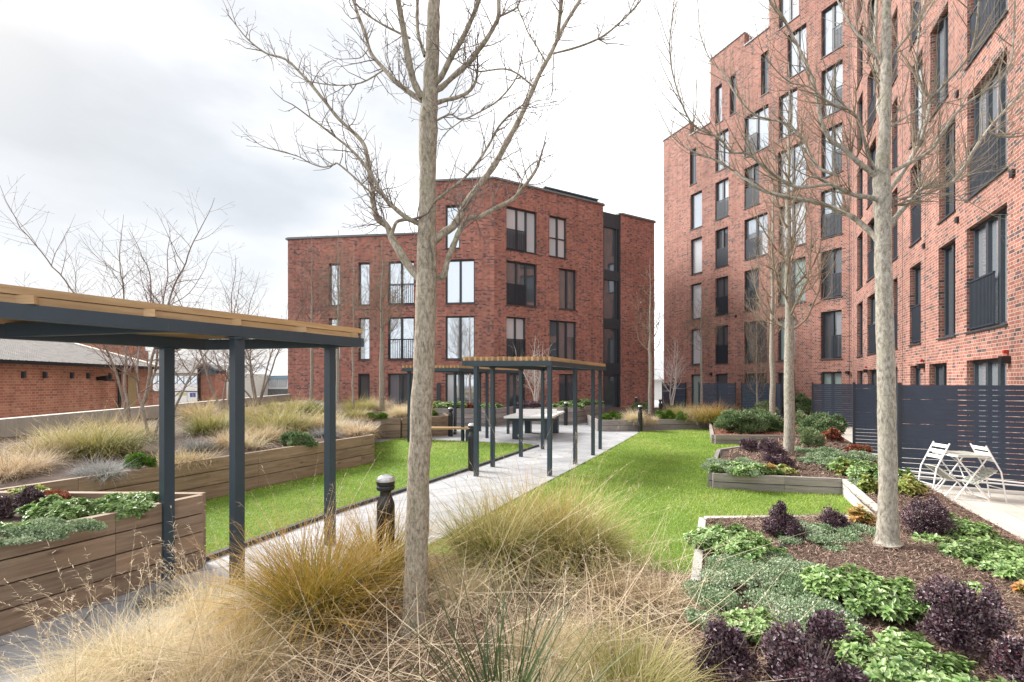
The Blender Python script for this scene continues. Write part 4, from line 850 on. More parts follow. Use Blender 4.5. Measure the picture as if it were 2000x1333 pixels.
multistem('multi-stemmed bare tree seen between the two left pergola posts', 440, 812, 13.8, 500, 4, .9, 16, M['bstem'], M['btwig'], .038)
multistem('multi-stemmed bare tree between the pergola posts nearest the low brick block', 500, 795, 17.0, 540, 5, 1.0, 17, M['bstem'], M['btwig'], .04)
multistem('white stemmed birch in the far planter behind the table tennis table', 1046, 790, 21.6, 650, 6, .9, 18, M['birch'], M['birch'], .035, lvl=1)
multistem('white stemmed birch at the corner of the tall block near the gap between buildings', 1312, 792, 25, 650, 3, .7, 19, M['birch'], M['birch'], .05, lvl=1)
# ================================================================ plants
def ribbons(rg, root, az, a0, k, L, w, segs=5, azd=None, face=None):
    n = len(root); V = np.zeros((n, segs+1, 2, 3)); p = root.copy(); azd = azd if azd is not None else np.zeros(n); tw = rg.uniform(-.9, .9, n)
    for i in range(segs+1):
        t = i/segs; a = a0+k*t; z_ = az+azd*t; dr = np.stack([np.sin(a)*np.cos(z_), np.sin(a)*np.sin(z_), np.cos(a)], 1)
        if i: p = p+dr*(L/segs)[:, None]
        sd_ = np.stack([-np.sin(z_+tw), np.cos(z_+tw), np.zeros(n)], 1); ww = w*(1-.9*t**1.6)/2
        V[:, i, 0] = p-sd_*ww[:, None]; V[:, i, 1] = p+sd_*ww[:, None]
    b = (np.arange(n)*(segs+1)*2)[:, None]+(np.arange(segs)*2)[None]; Q = np.stack([b, b+1, b+3, b+2], 2).reshape(-1, 4)
    al = np.tile(np.repeat(np.linspace(0, 1, segs+1), 2), n); return V.reshape(-1, 3), Q, al, (segs+1)*2
def merge(parts):
    V, Q, T, A, o = [], [], [], [], 0
    for v, q, t, a in parts: V.append(v); Q.append(q+o); T.append(t); A.append(a); o += len(v)
    return np.concatenate(V), np.concatenate(Q), np.concatenate(T), np.concatenate(A)
GM = dict(
 orange=leaf_mat('bronze sedge', [(.08, .11, .02), (.24, .28, .035), (.42, .39, .06), (.60, .46, .16)], (.70, .32, .10), .3, .55, .65),
 green=leaf_mat('green tussock', [(.07, .10, .025), (.20, .23, .05), (.40, .37, .12), (.66, .59, .36)], (.66, .52, .22), .3, .55, .55),
 blond=leaf_mat('blond feather grass', [(.50, .42, .22), (.68, .59, .38), (.82, .74, .54), (.62, .48, .28)], (.82, .70, .50), .35, .7, .5),
 straw=leaf_mat('dry straw', [(.30, .21, .12), (.58, .46, .30), (.82, .71, .52), (.56, .40, .26)], None, .25, .7),
 tan=leaf_mat('tan tussock', [(.16, .13, .05), (.42, .33, .16), (.64, .52, .31), (.38, .34, .14)], (.74, .56, .36), .3, .7, .5),
 rush=leaf_mat('dark green rush', [(.03, .055, .015), (.07, .11, .025)], (.10, .11, .05), .15, .5, .4),
 lawn=leaf_mat('lawn blades', [(.17, .30, .02), (.25, .40, .03), (.34, .48, .06), (.58, .58, .24)], (.46, .58, .09), .35, .55, .4),
 grey=leaf_mat('silver lavender', [(.22, .23, .20), (.33, .34, .31), (.42, .42, .40)], (.40, .38, .40), .2, .8, .6))
def clump(label, c, r, h, n, mat='tan', w=.004, droop=1.3, spread=.9, seed=0, stalks=0, Lvar=.3, flat=1.0, group='ornamental grass clumps', z0=None, name='grass_clump', wind=(0, 0)):
    rg = np.random.default_rng(seed+int(c[0]*97+c[1]*31) % 1000); c = np.array(c, float)
    K = 9; tc_ = rg.uniform(0, 2*np.pi, K); tr_ = np.sqrt(rg.uniform(0, 1, K))*r*.30; tl = rg.uniform(.62, 1.12, K); tb = rg.normal(0, .16, K); ti_ = rg.integers(0, K, n); lz = rg.uniform(.0, .35, K); la = rg.uniform(0, 6.28, K)
    a = rg.uniform(0, 2*np.pi, n); rr = rg.uniform(0, 1, n)*r*.13; root = np.stack([c[0]+tr_[ti_]*np.cos(tc_[ti_])+rr*np.cos(a), c[1]+(tr_[ti_]*np.sin(tc_[ti_])+rr*np.sin(a))*flat, np.full(n, c[2])], 1)
    az = np.arctan2(np.sin(a)+.9*np.sin(tc_[ti_])*tr_[ti_]/(r*.3), np.cos(a)+.9*np.cos(tc_[ti_])*tr_[ti_]/(r*.3))+rg.normal(0, .45, n)
    a0 = np.abs(rg.normal(0, .33, n))*spread+tr_[ti_]/(r*.3)*.32*spread; L = h*1.2*(.45+.75*rg.beta(2.6, 1.6, n))*tl[ti_]; k = droop*rg.uniform(.1, 1.3, n)
    v, q, al, m = ribbons(rg, root, az, a0, k, L, w*rg.uniform(.5, 1.35, n), 6, rg.normal(0, .7, n)); ti = np.repeat(np.clip(rg.normal(.42, .24, n)+tb[ti_], 0, 1), m); parts = [(v, q, ti, al)]
    o_ = None
    V, Q, T, A = merge(parts); o_ = npmesh(name, V, Q, GM[mat], tint=T, tt=A, origin=tuple(c), label=label, cat='ornamental grass', group=group)
    if stalks:
        az = rg.uniform(0, 2*np.pi, stalks) if wind == (0, 0) else rg.normal(wind[0], wind[1], stalks)
        root = np.stack([c[0]+rg.normal(0, r*.15, stalks), c[1]+rg.normal(0, r*.15, stalks), np.full(stalks, c[2])], 1)
        L = h*rg.uniform(1.3, 2.3, stalks); a0 = rg.uniform(.25, 1.0, stalks); k = rg.uniform(.1, .7, stalks); v, q, al, m = ribbons(rg, root, az, a0, k, L, np.full(stalks, w*.8), 7)
        parts = [(v, q, np.repeat(rg.random(stalks), m), al)]
        tips = v.reshape(stalks, -1, 2, 3).mean(2)       # stations
        ns = 16; P0, AZ = [], []
        for j in range(ns):
            t = rg.uniform(4.3, 7, stalks); i0 = np.minimum(t.astype(int), 6); f = (t-i0)[:, None]; P0.append(tips[np.arange(stalks), i0]*(1-f)+tips[np.arange(stalks), np.minimum(i0+1, 7)]*f); AZ.append(az+rg.normal(0, .7, stalks))
        P0 = np.concatenate(P0); AZ = np.concatenate(AZ); nn = len(P0); v, q, al, m = ribbons(rg, P0, AZ, rg.uniform(.5, 1.6, nn), rg.uniform(.0, .9, nn), rg.uniform(.02, .06, nn), np.full(nn, .0035), 2)
        parts.append((v, q, np.repeat(rg.random(nn), m), al)); V, Q, T, A = merge(parts); npmesh('seed_heads', V, Q, GM['straw'], parent=o_, tint=T, tt=A)
    return o_
def leaves(rg, base, axis, nrm, L, W, fold=.25):
    axis /= np.linalg.norm(axis, axis=1)[:, None]; sd_ = np.cross(axis, nrm); sd_ /= np.maximum(np.linalg.norm(sd_, axis=1)[:, None], 1e-6); nr = np.cross(sd_, axis)
    n = len(base); V = np.zeros((n, 6, 3)); l = L[:, None]; w_ = W[:, None]
    V[:, 0] = base; V[:, 3] = base+axis*l-nr*l*.12
    for i, s in ((1, -1), (5, 1)): V[:, i] = base+axis*l*.34+sd_*s*w_*.5+nr*w_*fold
    for i, s in ((2, -1), (4, 1)): V[:, i] = base+axis*l*.72+sd_*s*w_*.40+nr*w_*fold*.7
    b = np.arange(n)[:, None]*6; Q = np.concatenate([b+np.array([[0, 1, 2, 3]]), b+np.array([[0, 3, 4, 5]])]); return V.reshape(-1, 3), Q
LM = dict(
 purple=leaf_mat('purple leaves', [(.045, .02, .032), (.08, .04, .055), (.145, .09, .11), (.28, .23, .24), (.17, .05, .07)], None, .12, .33),
 green=leaf_mat('glossy green leaves', [(.055, .14, .025), (.12, .25, .05), (.22, .37, .10), (.40, .52, .24)], (.46, .56, .27), .2, .34, .6),
 silver=leaf_mat('silver edged small leaves', [(.11, .19, .08), (.22, .33, .16), (.42, .50, .34), (.60, .64, .50)], None, .2, .5),
 dome=leaf_mat('bright dome leaves', [(.05, .13, .01), (.11, .23, .015), (.19, .34, .03)], None, .2, .5),
 bush=leaf_mat('grey green bush leaves', [(.06, .12, .04), (.14, .23, .09), (.26, .35, .17), (.38, .45, .27)], None, .2, .5),
 palebush=leaf_mat('pale green bush leaves', [(.14, .20, .09), (.25, .33, .15), (.42, .46, .28)], None, .2, .5),
 orange=leaf_mat('orange yellow leaves', [(.48, .20, .06), (.55, .34, .10), (.60, .46, .20), (.25, .32, .08)], None, .3, .4),
 lime=leaf_mat('lime leaves', [(.18, .27, .05), (.33, .38, .10), (.48, .40, .14)], None, .3, .4),
 red=leaf_mat('dull red leaves', [(.22, .05, .03), (.34, .10, .06), (.18, .16, .06)], None, .2, .5))
def mound(label, c, rx, ry, h, n, L, W, mat, mode='shell', seed=0, cat='shrub', name='shrub', group=None, lump=.25, out=.6, stems=True, ros=7, flat_=False):
    rg = np.random.default_rng(seed+int(abs(c[0])*131+c[1]*57) % 5000); c = np.array(c, float)
    NL = 26; la = rg.uniform(0, 6.28, NL); lzc = rg.uniform(.0, 1, NL); lr = rg.uniform(.45, .98, NL)*(1+.25*rg.normal(0, 1, NL)*lump); sl = np.sqrt(1-lzc**2)
    if flat_: lr = np.sqrt(rg.uniform(.02, 1, NL))*(1+.2*rg.normal(0, 1, NL)); LC = np.stack([lr*np.cos(la), lr*np.sin(la), rg.uniform(.15, .7, NL)*(1-.5*np.minimum(lr, 1)**2)], 1); LR = np.stack([rg.uniform(.16, .34, NL)]*2+[rg.uniform(.22, .5, NL)], 1)
    else: LC = np.stack([lr*sl*np.cos(la)*.78, lr*sl*np.sin(la)*.78, lr*lzc*.74+.08], 1); LR = np.stack([rg.uniform(.2, .36, NL)]*2+[rg.uniform(.2, .36, NL)], 1)
    lt = rg.normal(0, .12, NL)
    def pts(m, lo=.55):
        g_ = rg.integers(0, NL, m); u = rg.normal(0, 1, (m, 3)); u[:, 2] = np.abs(u[:, 2])*.9-.15*np.linalg.norm(u, axis=1); u /= np.linalg.norm(u, axis=1)[:, None]
        p = LC[g_]+u*LR[g_]*rg.uniform(lo, 1.0, m)[:, None]**.6; k = rg.random(m) < .04; p[k] += u[k]*rg.uniform(.03, .14, k.sum())[:, None]
        uu = u*.7+LC[g_]*.7; uu /= np.linalg.norm(uu, axis=1)[:, None]; pts.g = g_
        return p*np.array([rx, ry, h])+c, uu
    if mode == 'shell':
        p, u = pts(n, .25); ax = u*out+rg.normal(0, .55, (n, 3))+np.array([0, 0, .35]); nr = u+rg.normal(0, .5, (n, 3))
        v, q = leaves(rg, p, ax, nr, L*rg.uniform(.6, 1.25, n), W*rg.uniform(.7, 1.2, n)); ti = np.repeat(np.clip(rg.normal(.45, .26, n)+lt[pts.g], 0, 1), 6)
    else:                      # rosettes of broad leaves on short stems
        m = n//ros; p, u = pts(m, .75); P0 = np.repeat(p, ros, 0); U = np.repeat(u, ros, 0); az = np.tile(np.arange(ros)*2*np.pi/ros, m)+np.repeat(rg.uniform(0, 6.28, m), ros)+rg.normal(0, .2, m*ros)
        up_ = U*.6+np.array([0, 0, .8])+np.repeat(rg.normal(0, .2, (m, 3)), ros, 0); up_ /= np.linalg.norm(up_, axis=1)[:, None]; e1 = np.cross(up_, [0, 1, .1]); e1 /= np.linalg.norm(e1, axis=1)[:, None]; e2 = np.cross(up_, e1)
        el = rg.uniform(-.25, .75, m*ros); ax = (e1*np.cos(az)[:, None]+e2*np.sin(az)[:, None])*np.cos(el)[:, None]+up_*np.sin(el)[:, None]
        n = m*ros; v, q = leaves(rg, P0+rg.normal(0, .006, (n, 3)), ax, up_, L*rg.uniform(.6, 1.2, n), W*rg.uniform(.7, 1.2, n), .2)
        ti = np.repeat(np.clip(np.repeat(rg.normal(.45, .22, m)+lt[pts.g], ros)+rg.normal(0, .14, n), 0, 1), 6)
    al = np.tile(np.array([0, .3, .7, 1, .7, .3]), n)
    v[:, 2] = np.maximum(v[:, 2], c[2]-.02)
    o_ = npmesh(name, v, q, LM[mat], tint=ti, tt=al, origin=tuple(c), label=label, cat=cat, group=group)
    if stems:
        ns = 14; b = MB(); rr = random.Random(seed)
        for i in range(ns):
            a = rr.uniform(0, 6.28); k = rr.uniform(.3, .8); b.tube([c, c+np.array([rx*k*math.cos(a)*.6, ry*k*math.sin(a)*.6, h*.45]), c+np.array([rx*k*math.cos(a), ry*k*math.sin(a), h*.82])], [.006, .004, .002], 4)
        b.build('stems', M['twig'], o_)
    return o_
def inpoly(p, poly):
    x, y = p[:, 0], p[:, 1]; r = np.zeros(len(p), bool); n = len(poly)
    for i in range(n):
        (x0, y0), (x1, y1) = poly[i], poly[(i+1) % n]; c = ((y0 > y) != (y1 > y)) & (x < (x1-x0)*(y-y0)/(y1-y0+1e-12)+x0); r ^= c
    return r
def scatter(rg, poly, dens, fn=None, rej=None):
    P_ = np.array(poly); lo, hi = P_.min(0), P_.max(0); n = int((hi-lo).prod()*dens); p = rg.uniform(lo, hi, (n, 2)); p = p[inpoly(p, poly)]
    if fn is not None: p = p[rg.random(len(p)) < fn(p)]
    return p
def turf(name, label, poly, seed, dens=5200):
    rg = np.random.default_rng(seed); p = scatter(rg, poly, dens, lambda p: np.clip((5.2/np.maximum(p[:, 1], 3))**1.25, .07, 1)); n = len(p)
    s = np.clip(p[:, 1]/5.5, 1, 2.4); root = np.column_stack([p, np.full(n, .018)]); nv = .5+.5*np.sin(p[:, 0]*3.1+np.sin(p[:, 1]*2.3)*2)*np.sin(p[:, 1]*2.7+1)
    v, q, al, m = ribbons(rg, root, rg.uniform(0, 6.28, n), rg.uniform(.05, .7, n), rg.uniform(.1, 1.0, n), rg.uniform(.025, .06, n)*(.9+.3*nv), rg.uniform(.003, .005, n)*s, 2)
    ti = np.repeat(np.clip(rg.normal(.42, .22, n)+(nv-.5)*.45+.22*np.sin(p[:, 0]*1.1+1)*np.sin(p[:, 1]*.8)+.5*(rg.random(n) < .05), 0, 1), m); npmesh(name, v, q, GM['lawn'], tint=ti, tt=al, label=label, cat='lawn grass', kind='stuff')
turf('grass', 'bright green mown grass on the left lawn in front of the long brown planter', lawnL, 1)
turf('grass', 'bright green mown grass on the right lawn between the path and the low planters', lawnR, 2)
# -------- bark mulch chips on the near shrub bed and straw litter under the grasses
def chips(label, poly, zf, dens, seed, mat, L=(.015, .05), W=(.004, .011), name='bark_mulch'):
    rg = np.random.default_rng(seed); p = scatter(rg, poly, dens, lambda p: np.clip((3.0/np.maximum(p[:, 1], 1.5))**1.6, .05, 1)); n = len(p); s = np.clip(p[:, 1]/4, 1, 3)
    z = np.array([zf(x, y) for x, y in p])+rg.uniform(.003, .03, n); az = rg.uniform(0, 6.28, n); root = np.column_stack([p, z])
    v, q, al, m = ribbons(rg, root, az, rg.uniform(1.2, 1.75, n), rg.normal(0, .25, n), rg.uniform(*L, n)*s, rg.uniform(*W, n)*s, 1)
    npmesh(name, v, q, mat, tint=np.repeat(rg.random(n), m), tt=al, label=label, cat='mulch', kind='stuff')
cm = leaf_mat('bark chips', [(.06, .035, .025), (.14, .085, .06), (.25, .16, .12), (.40, .30, .23)], None, 0, .85)
r4poly = [(.3, .9), (.85, 2.2), (2.27, 5.4), (4.42, 5.6), (5.3, 7.35), (6.5, 7.3), (5.2, 4.7), (3.3, .9)]
chips('brown bark mulch strewn over the near shrub bed around the mottled tree', r4poly, r4z, 11000, 5, cm)
chips('bark mulch in the middle planter around the smooth grey tree', [(3.6, 8.0), (5.36, 7.55), (6.6, 7.7), (9.3, 13), (7.5, 13.1), (4.95, 10.6)], lambda x, y: .24, 6000, 6, cm)
chips('reddish mulch in the low planter with the dense green bushes', [(6, 13.6), (9.3, 13.45), (12, 19.3), (9.5, 20.8), (7.8, 17.6)], lambda x, y: .26, 4000, 7, leaf_mat('red chips', [(.16, .05, .03), (.28, .10, .06), (.36, .18, .12)], None, 0, .85))
gpoly = [(-2.9, 1.0), (.5, 1.0), (.9, 2.2), (1.7, 4.2), (.0, 4.75), (-.95, 4.6), (-1.5, 3.85), (-2.5, 2.3)]
chips('pale dry straw litter covering the ground under the ornamental grasses', gpoly, lambda x, y: .07, 1500, 8, GM['straw'], L=(.05, .22), W=(.0016, .0034), name='straw_litter')
chips('dark bark pieces between the straw under the furrowed tree', gpoly, lambda x, y: .075, 9000, 9, cm)
def strawstalks(label, poly, n, seed, z=.12, a=(1.0, 1.5), L=(.5, 1.1), mat='straw', w=.0034, name='fallen_stalks'):
    rg = np.random.default_rng(seed); p = scatter(rg, poly, n/4.0*1.6); n = len(p); root = np.column_stack([p, np.full(n, z)+rg.uniform(0, .15, n)])
    v, q, al, m = ribbons(rg, root, rg.uniform(0, 6.28, n), rg.uniform(*a, n), rg.normal(.1, .2, n), rg.uniform(*L, n), np.full(n, w)*rg.uniform(.6, 1.2, n), 5)
    npmesh(name, v, q, GM[mat], tint=np.repeat(rg.random(n), m), tt=al, label=label, cat='dry grass', kind='stuff')
strawstalks('long fallen pinkish straw stalks crossing between the foreground grasses', [(-2.2, 2.2), (1.5, 2.2), (1.6, 4.1), (.2, 4.3), (-1.2, 3.7)], 330, 12, w=.0055)
strawstalks('finer tangle of short dry stalks around the foot of the furrowed tree', [(-2.2, 2.0), (1.4, 2.0), (1.6, 4.0), (-.9, 3.9)], 500, 13, z=.08, a=(.9, 1.6), L=(.15, .4), w=.0034)
chips('scattered leaf and bark fragments on the pale path and terrace', [(-3.2, 3.5), (-1.2, 4.0), (4.6, 16), (3, 19), (-2, 15), (.4, 13)], lambda x, y: .002, 14, 21, cm, name='leaf_litter')
# -------- foreground ornamental grasses
def GP(x, y, z): p = G(x, y, z); return (p.x, p.y, z)
fg = 'foreground ornamental grasses'
clump('large orange and green sedge clump left of the furrowed tree trunk', GP(640, 1195, .07), .9, .74, 2600, 'orange', .0075, 1.2, 1.1, 1, 26, group=fg)
clump('smaller bronze sedge clump tucked against the left side of the furrowed trunk', GP(738, 1150, .07), .55, .66, 900, 'orange', .007, 1.1, 1.0, 2, 6, group=fg)
clump('big green and blond tussock right of the furrowed trunk, before the path', GP(970, 1110, .07), .8, .80, 2600, 'green', .0072, 1.7, .95, 3, 26, group=fg)
clump('golden green tussock overlapping the edge of the right lawn', GP(1110, 1100, .07), .8, .74, 2300, 'green', .0065, 1.6, 1.0, 4, 30, group=fg)
clump('olive tussock between the big blond tussock and the golden green one', GP(1050, 1085, .07), .6, .80, 1500, 'orange', .0065, 1.5, .9, 40, 10, group=fg)
clump('pale wispy feather grass mound close to the right side of the furrowed trunk', GP(905, 1165, .07), .5, .38, 1300, 'blond', .0034, 1.9, 1.2, 5, 0, group=fg)
clump('blond feather grass mound in the centre foreground behind the dark rush', GP(1090, 1290, .07), .7, .34, 1900, 'blond', .0032, 2.0, 1.5, 6, 10, group=fg)
clump('tan tussock of dead straw beside the near shrub bed edge', GP(1290, 1180, .07), .6, .32, 1000, 'straw', .0045, 1.7, 1.4, 7, 16, group=fg)
clump('fading tan tussock in front of the right lawn edge', GP(1195, 1170, .07), .6, .32, 1000, 'straw', .0045, 1.7, 1.4, 8, 24, group=fg)
clump('green and blond grass clump at the bottom edge beside the purple shrub', GP(1225, 1400, .07), .6, .46, 1800, 'green', .0042, 1.3, 1.0, 9, 8, group=fg)
clump('pale fine grass clump at the bottom edge right of the dark rush', GP(1080, 1430, .07), .6, .36, 1800, 'blond', .0032, 1.6, 1.2, 10, 0, group=fg)
clump('soft blond feather grass mound below the orange sedge clump', GP(470, 1300, .07), .7, .42, 2400, 'blond', .0034, 1.9, 1.3, 11, 18, group=fg, wind=(2.8, .5))
clump('soft blond feather grass mound spilling onto the paving at lower left', GP(270, 1310, .05), .8, .42, 2600, 'blond', .0034, 2.0, 1.4, 12, 30, group=fg, wind=(2.7, .5))
clump('blond grass mound in the bottom left corner of the view', GP(110, 1400, .05), .7, .36, 2000, 'blond', .0034, 1.9, 1.3, 13, 20, group=fg, wind=(2.9, .6))
clump('dry tan tussock at the bottom edge between the blond mounds', GP(390, 1420, .05), .6, .34, 1500, 'tan', .004, 1.7, 1.3, 14, 18, group=fg, wind=(2.6, .7))
clump('pale grass tuft leaning over the path beside the thin middle pergola post', GP(400, 1215, .03), .6, .40, 1300, 'blond', .0036, 1.8, 1.3, 15, 24, group=fg, wind=(2.9, .4))
clump('low tangled tan tussock at the bottom edge below the furrowed tree', GP(600, 1440, .07), .5, .22, 600, 'straw', .004, 1.9, 1.5, 16, 20, group=fg)
clump('silvery grey lavender spilling onto the paving at the left', GP(300, 1180, .0), .45, .16, 900, 'grey', .006, .9, 1.2, 18, 0, group=fg)
clump('stiff dark green rush fanning up at the bottom edge', GP(985, 1455, .07), .35, .80, 150, 'rush', .011, .3, 1.25, 19, 0, group=fg)
# -------- grasses in the long left bed
lg = 'grasses in the long left raised bed'
def bp(x, y, Y): p = P(x, y, Y); return (p.x, p.y, bedz(p.x, p.y)-.02)
for x, y, Y, r, h, n, mt, lab in (
 (185, 900, 7.2, 1.5, .62, 5200, 'green', 'broad green and tan tussock before the concrete wall at far left'),
 (95, 915, 6.8, 1.1, .45, 2600, 'tan', 'tan tussock left of the broad green tussock by the concrete wall'),
 (35, 935, 5.9, 1.1, .40, 3000, 'straw', 'straw coloured tussock at the left edge above the near planter'),
 (245, 860, 8.6, 1.1, .55, 2600, 'tan', 'tan feathery grass at the foot of the large multi-stemmed tree'),
 (410, 850, 9.8, 1.2, .58, 2400, 'green', 'green tan grass just right of the thin pergola post'),
 (395, 825, 12.5, 1.3, .6, 1800, 'tan', 'tan grass beneath the second multi-stemmed tree'),
 (550, 845, 10.6, 1.5, .72, 4800, 'green', 'tall golden green grass in the bed between the two right pergola posts'),
 (610, 850, 11.0, 1.1, .5, 2200, 'tan', 'tan grass just left of the right pergola post'),
 (510, 870, 9.4, 1.0, .36, 2600, 'straw', 'dry straw tussock in front of the tall golden green grass'),
 (450, 885, 8.4, .9, .30, 1800, 'straw', 'low dry straw tussock behind the thick pergola post'),
 (480, 820, 13, 1.4, .6, 1800, 'tan', 'tan grass by the wall between the pergola posts'),
 (590, 805, 16, 1.6, .7, 2000, 'green', 'green grass in front of the left end of the low brick block'),
 (700, 858, 10.9, .8, .42, 1800, 'straw', 'dry straw tussock just right of the right pergola post'),
 (640, 870, 10.1, .6, .32, 1000, 'grey', 'silvery lavender tuft behind the right pergola post'),
 (680, 845, 12, .8, .36, 1200, 'grey', 'grey lavender cushion above the end of the long brown planter'),
 (200, 935, 6.1, .8, .26, 2200, 'grey', 'silvery lavender cushion in front of the broad green tussock'),
 (390, 890, 8.0, .7, .28, 1300, 'grey', 'silvery lavender between the two left pergola posts')):
    clump(lab, bp(x, y, Y), r*.95, h, int(n*.7), mt, .0054*max(1, Y/6), 1.5, 1.25, int(x), 6 if mt in ('green', 'tan') else 0, group=lg)
_rr = random.Random(77); _used = {}
for i in range(18):
    yy = 5.6+i*.75+_rr.uniform(-.2, .2); k = _rr.uniform(.1, .85); xf = np.interp(yy, [2.7, 4.75, 10.42, 14.9, 25], [-6.4, -5.95, -3.2, -4.2, -5.2]); xw = np.interp(yy, [2.7, 7.9, 25], [-7.9, -8.75, -11.6])
    x = xf+(xw-xf)*k; mt = _rr.choice(['tan', 'straw', 'tan', 'green', 'blond']); hh = _rr.uniform(.25, .5); px = 1000+900*x/yy
    where = 'near the boarded edge' if k < .35 else ('midway across the bed' if k < .6 else 'close to the concrete wall')
    gap = 'left of the thin pergola post' if px < 330 else ('between the thin and thick pergola posts' if px < 455 else ('between the thick and right pergola posts' if px < 645 else 'right of the near pergola'))
    lb = f"{'low' if hh < .36 else 'tall'} {dict(tan='tan', straw='straw coloured', green='olive', blond='pale')[mt]} tuft {where}, {gap}"
    _used[lb] = _used.get(lb, 0)+1
    if _used[lb] > 1: lb = 'farther '+lb
    clump(lb, (x, yy, bedz(x, yy)-.02), _rr.uniform(.7, 1.2), hh, 1100, mt, .007*max(1, yy/9), 1.6, 1.3, i*7, 3, group=lg)
for x, y, z, r, h, n, mt, lab in (
 (700, 806, .66, 1.5, .75, 3200, 'green', 'rounded green tan grass above the grey fronted planter'), (735, 800, .66, 1.0, .6, 1800, 'straw', 'tall pale dry grass behind the two green domes'),
 (778, 812, .66, 1.3, .6, 2000, 'blond', 'pale silvery grass left of the furrowed trunk above the planter'), (690, 818, .66, .7, .42, 1200, 'green', 'spiky bluish green tuft in the grey fronted planter'),
 (1237, 822, .38, .7, .55, 1500, 'blond', 'pale spiky grass behind the bollard at the far end of the path'), (1270, 824, .38, .6, .3, 900, 'straw', 'short dry grass at the foot of the slender young tree'),
 (1335, 818, .38, 1.4, .75, 2200, 'green', 'olive grass behind the green domes in the far low planter'), (1360, 820, .38, 1.2, .62, 1600, 'blond', 'pale grass between the two olive tussocks in the far low planter'),
 (1392, 822, .38, 1.5, .78, 3200, 'orange', 'round bronze olive tussock at the right end of the far low planter')):
    p = G(x, y, z); clump(lab, (p.x, p.y, z-.04), r, h, n, mt, .008, 1.4, 1.0, int(x), 0, group='grasses in the far planters')
# ================================================================ leafy plants  (photo x, foot row, bed height, width px, height px)
def plant(kind, x, y, z, wpx, hpx, lab, ry=.8, dens=1.0, name='shrub', seed=None):
    p = G(x, y, z); S = p.y/F; rx = wpx*S/2*(.92 if kind == 'green' else 1); h = hpx*S*(.85 if kind in ('green', 'silver') else 1); sc = max(1, p.y/5.0)**.75
    K = dict(purple=('shell', .021, .012, 'purple', 8000, .35), green=('ros', .048, .026, 'green', 4600, .3), silver=('shell', .018, .012, 'silver', 13000, .3), dome=('shell', .022, .008, 'dome', 9000, .08),
             bush=('shell', .05, .012, 'bush', 5200, .4), palebush=('shell', .04, .012, 'palebush', 6000, .2), orange=('ros', .06, .03, 'orange', 900, .3), lime=('ros', .055, .03, 'lime', 1200, .3), red=('shell', .035, .02, 'red', 2500, .3), palm=('ros', .26, .12, 'green', 500, .3))[kind]
    n = int(K[4]*dens*(rx*2*h*1.6+rx*rx*3)/.55/(sc**1.4)); n = max(120, min(n, 26000))
    return mound(lab, (p.x, p.y, z-.01), rx, rx*ry, h, n, K[1]*sc, K[2]*sc, K[3], 'shell' if K[0] == 'shell' else 'ros', seed=int(seed if seed is not None else x+y), lump=K[5], flat_=kind in ('green', 'silver', 'lime', 'red') and hpx < wpx*.6, group={'purple': 'purple leaved shrubs', 'green': 'glossy green ground cover clumps', 'silver': 'silver green ground cover patches', 'dome': 'bright green dome shrubs', 'bush': 'grey green bushes'}.get(kind), name=name)
z4 = .27
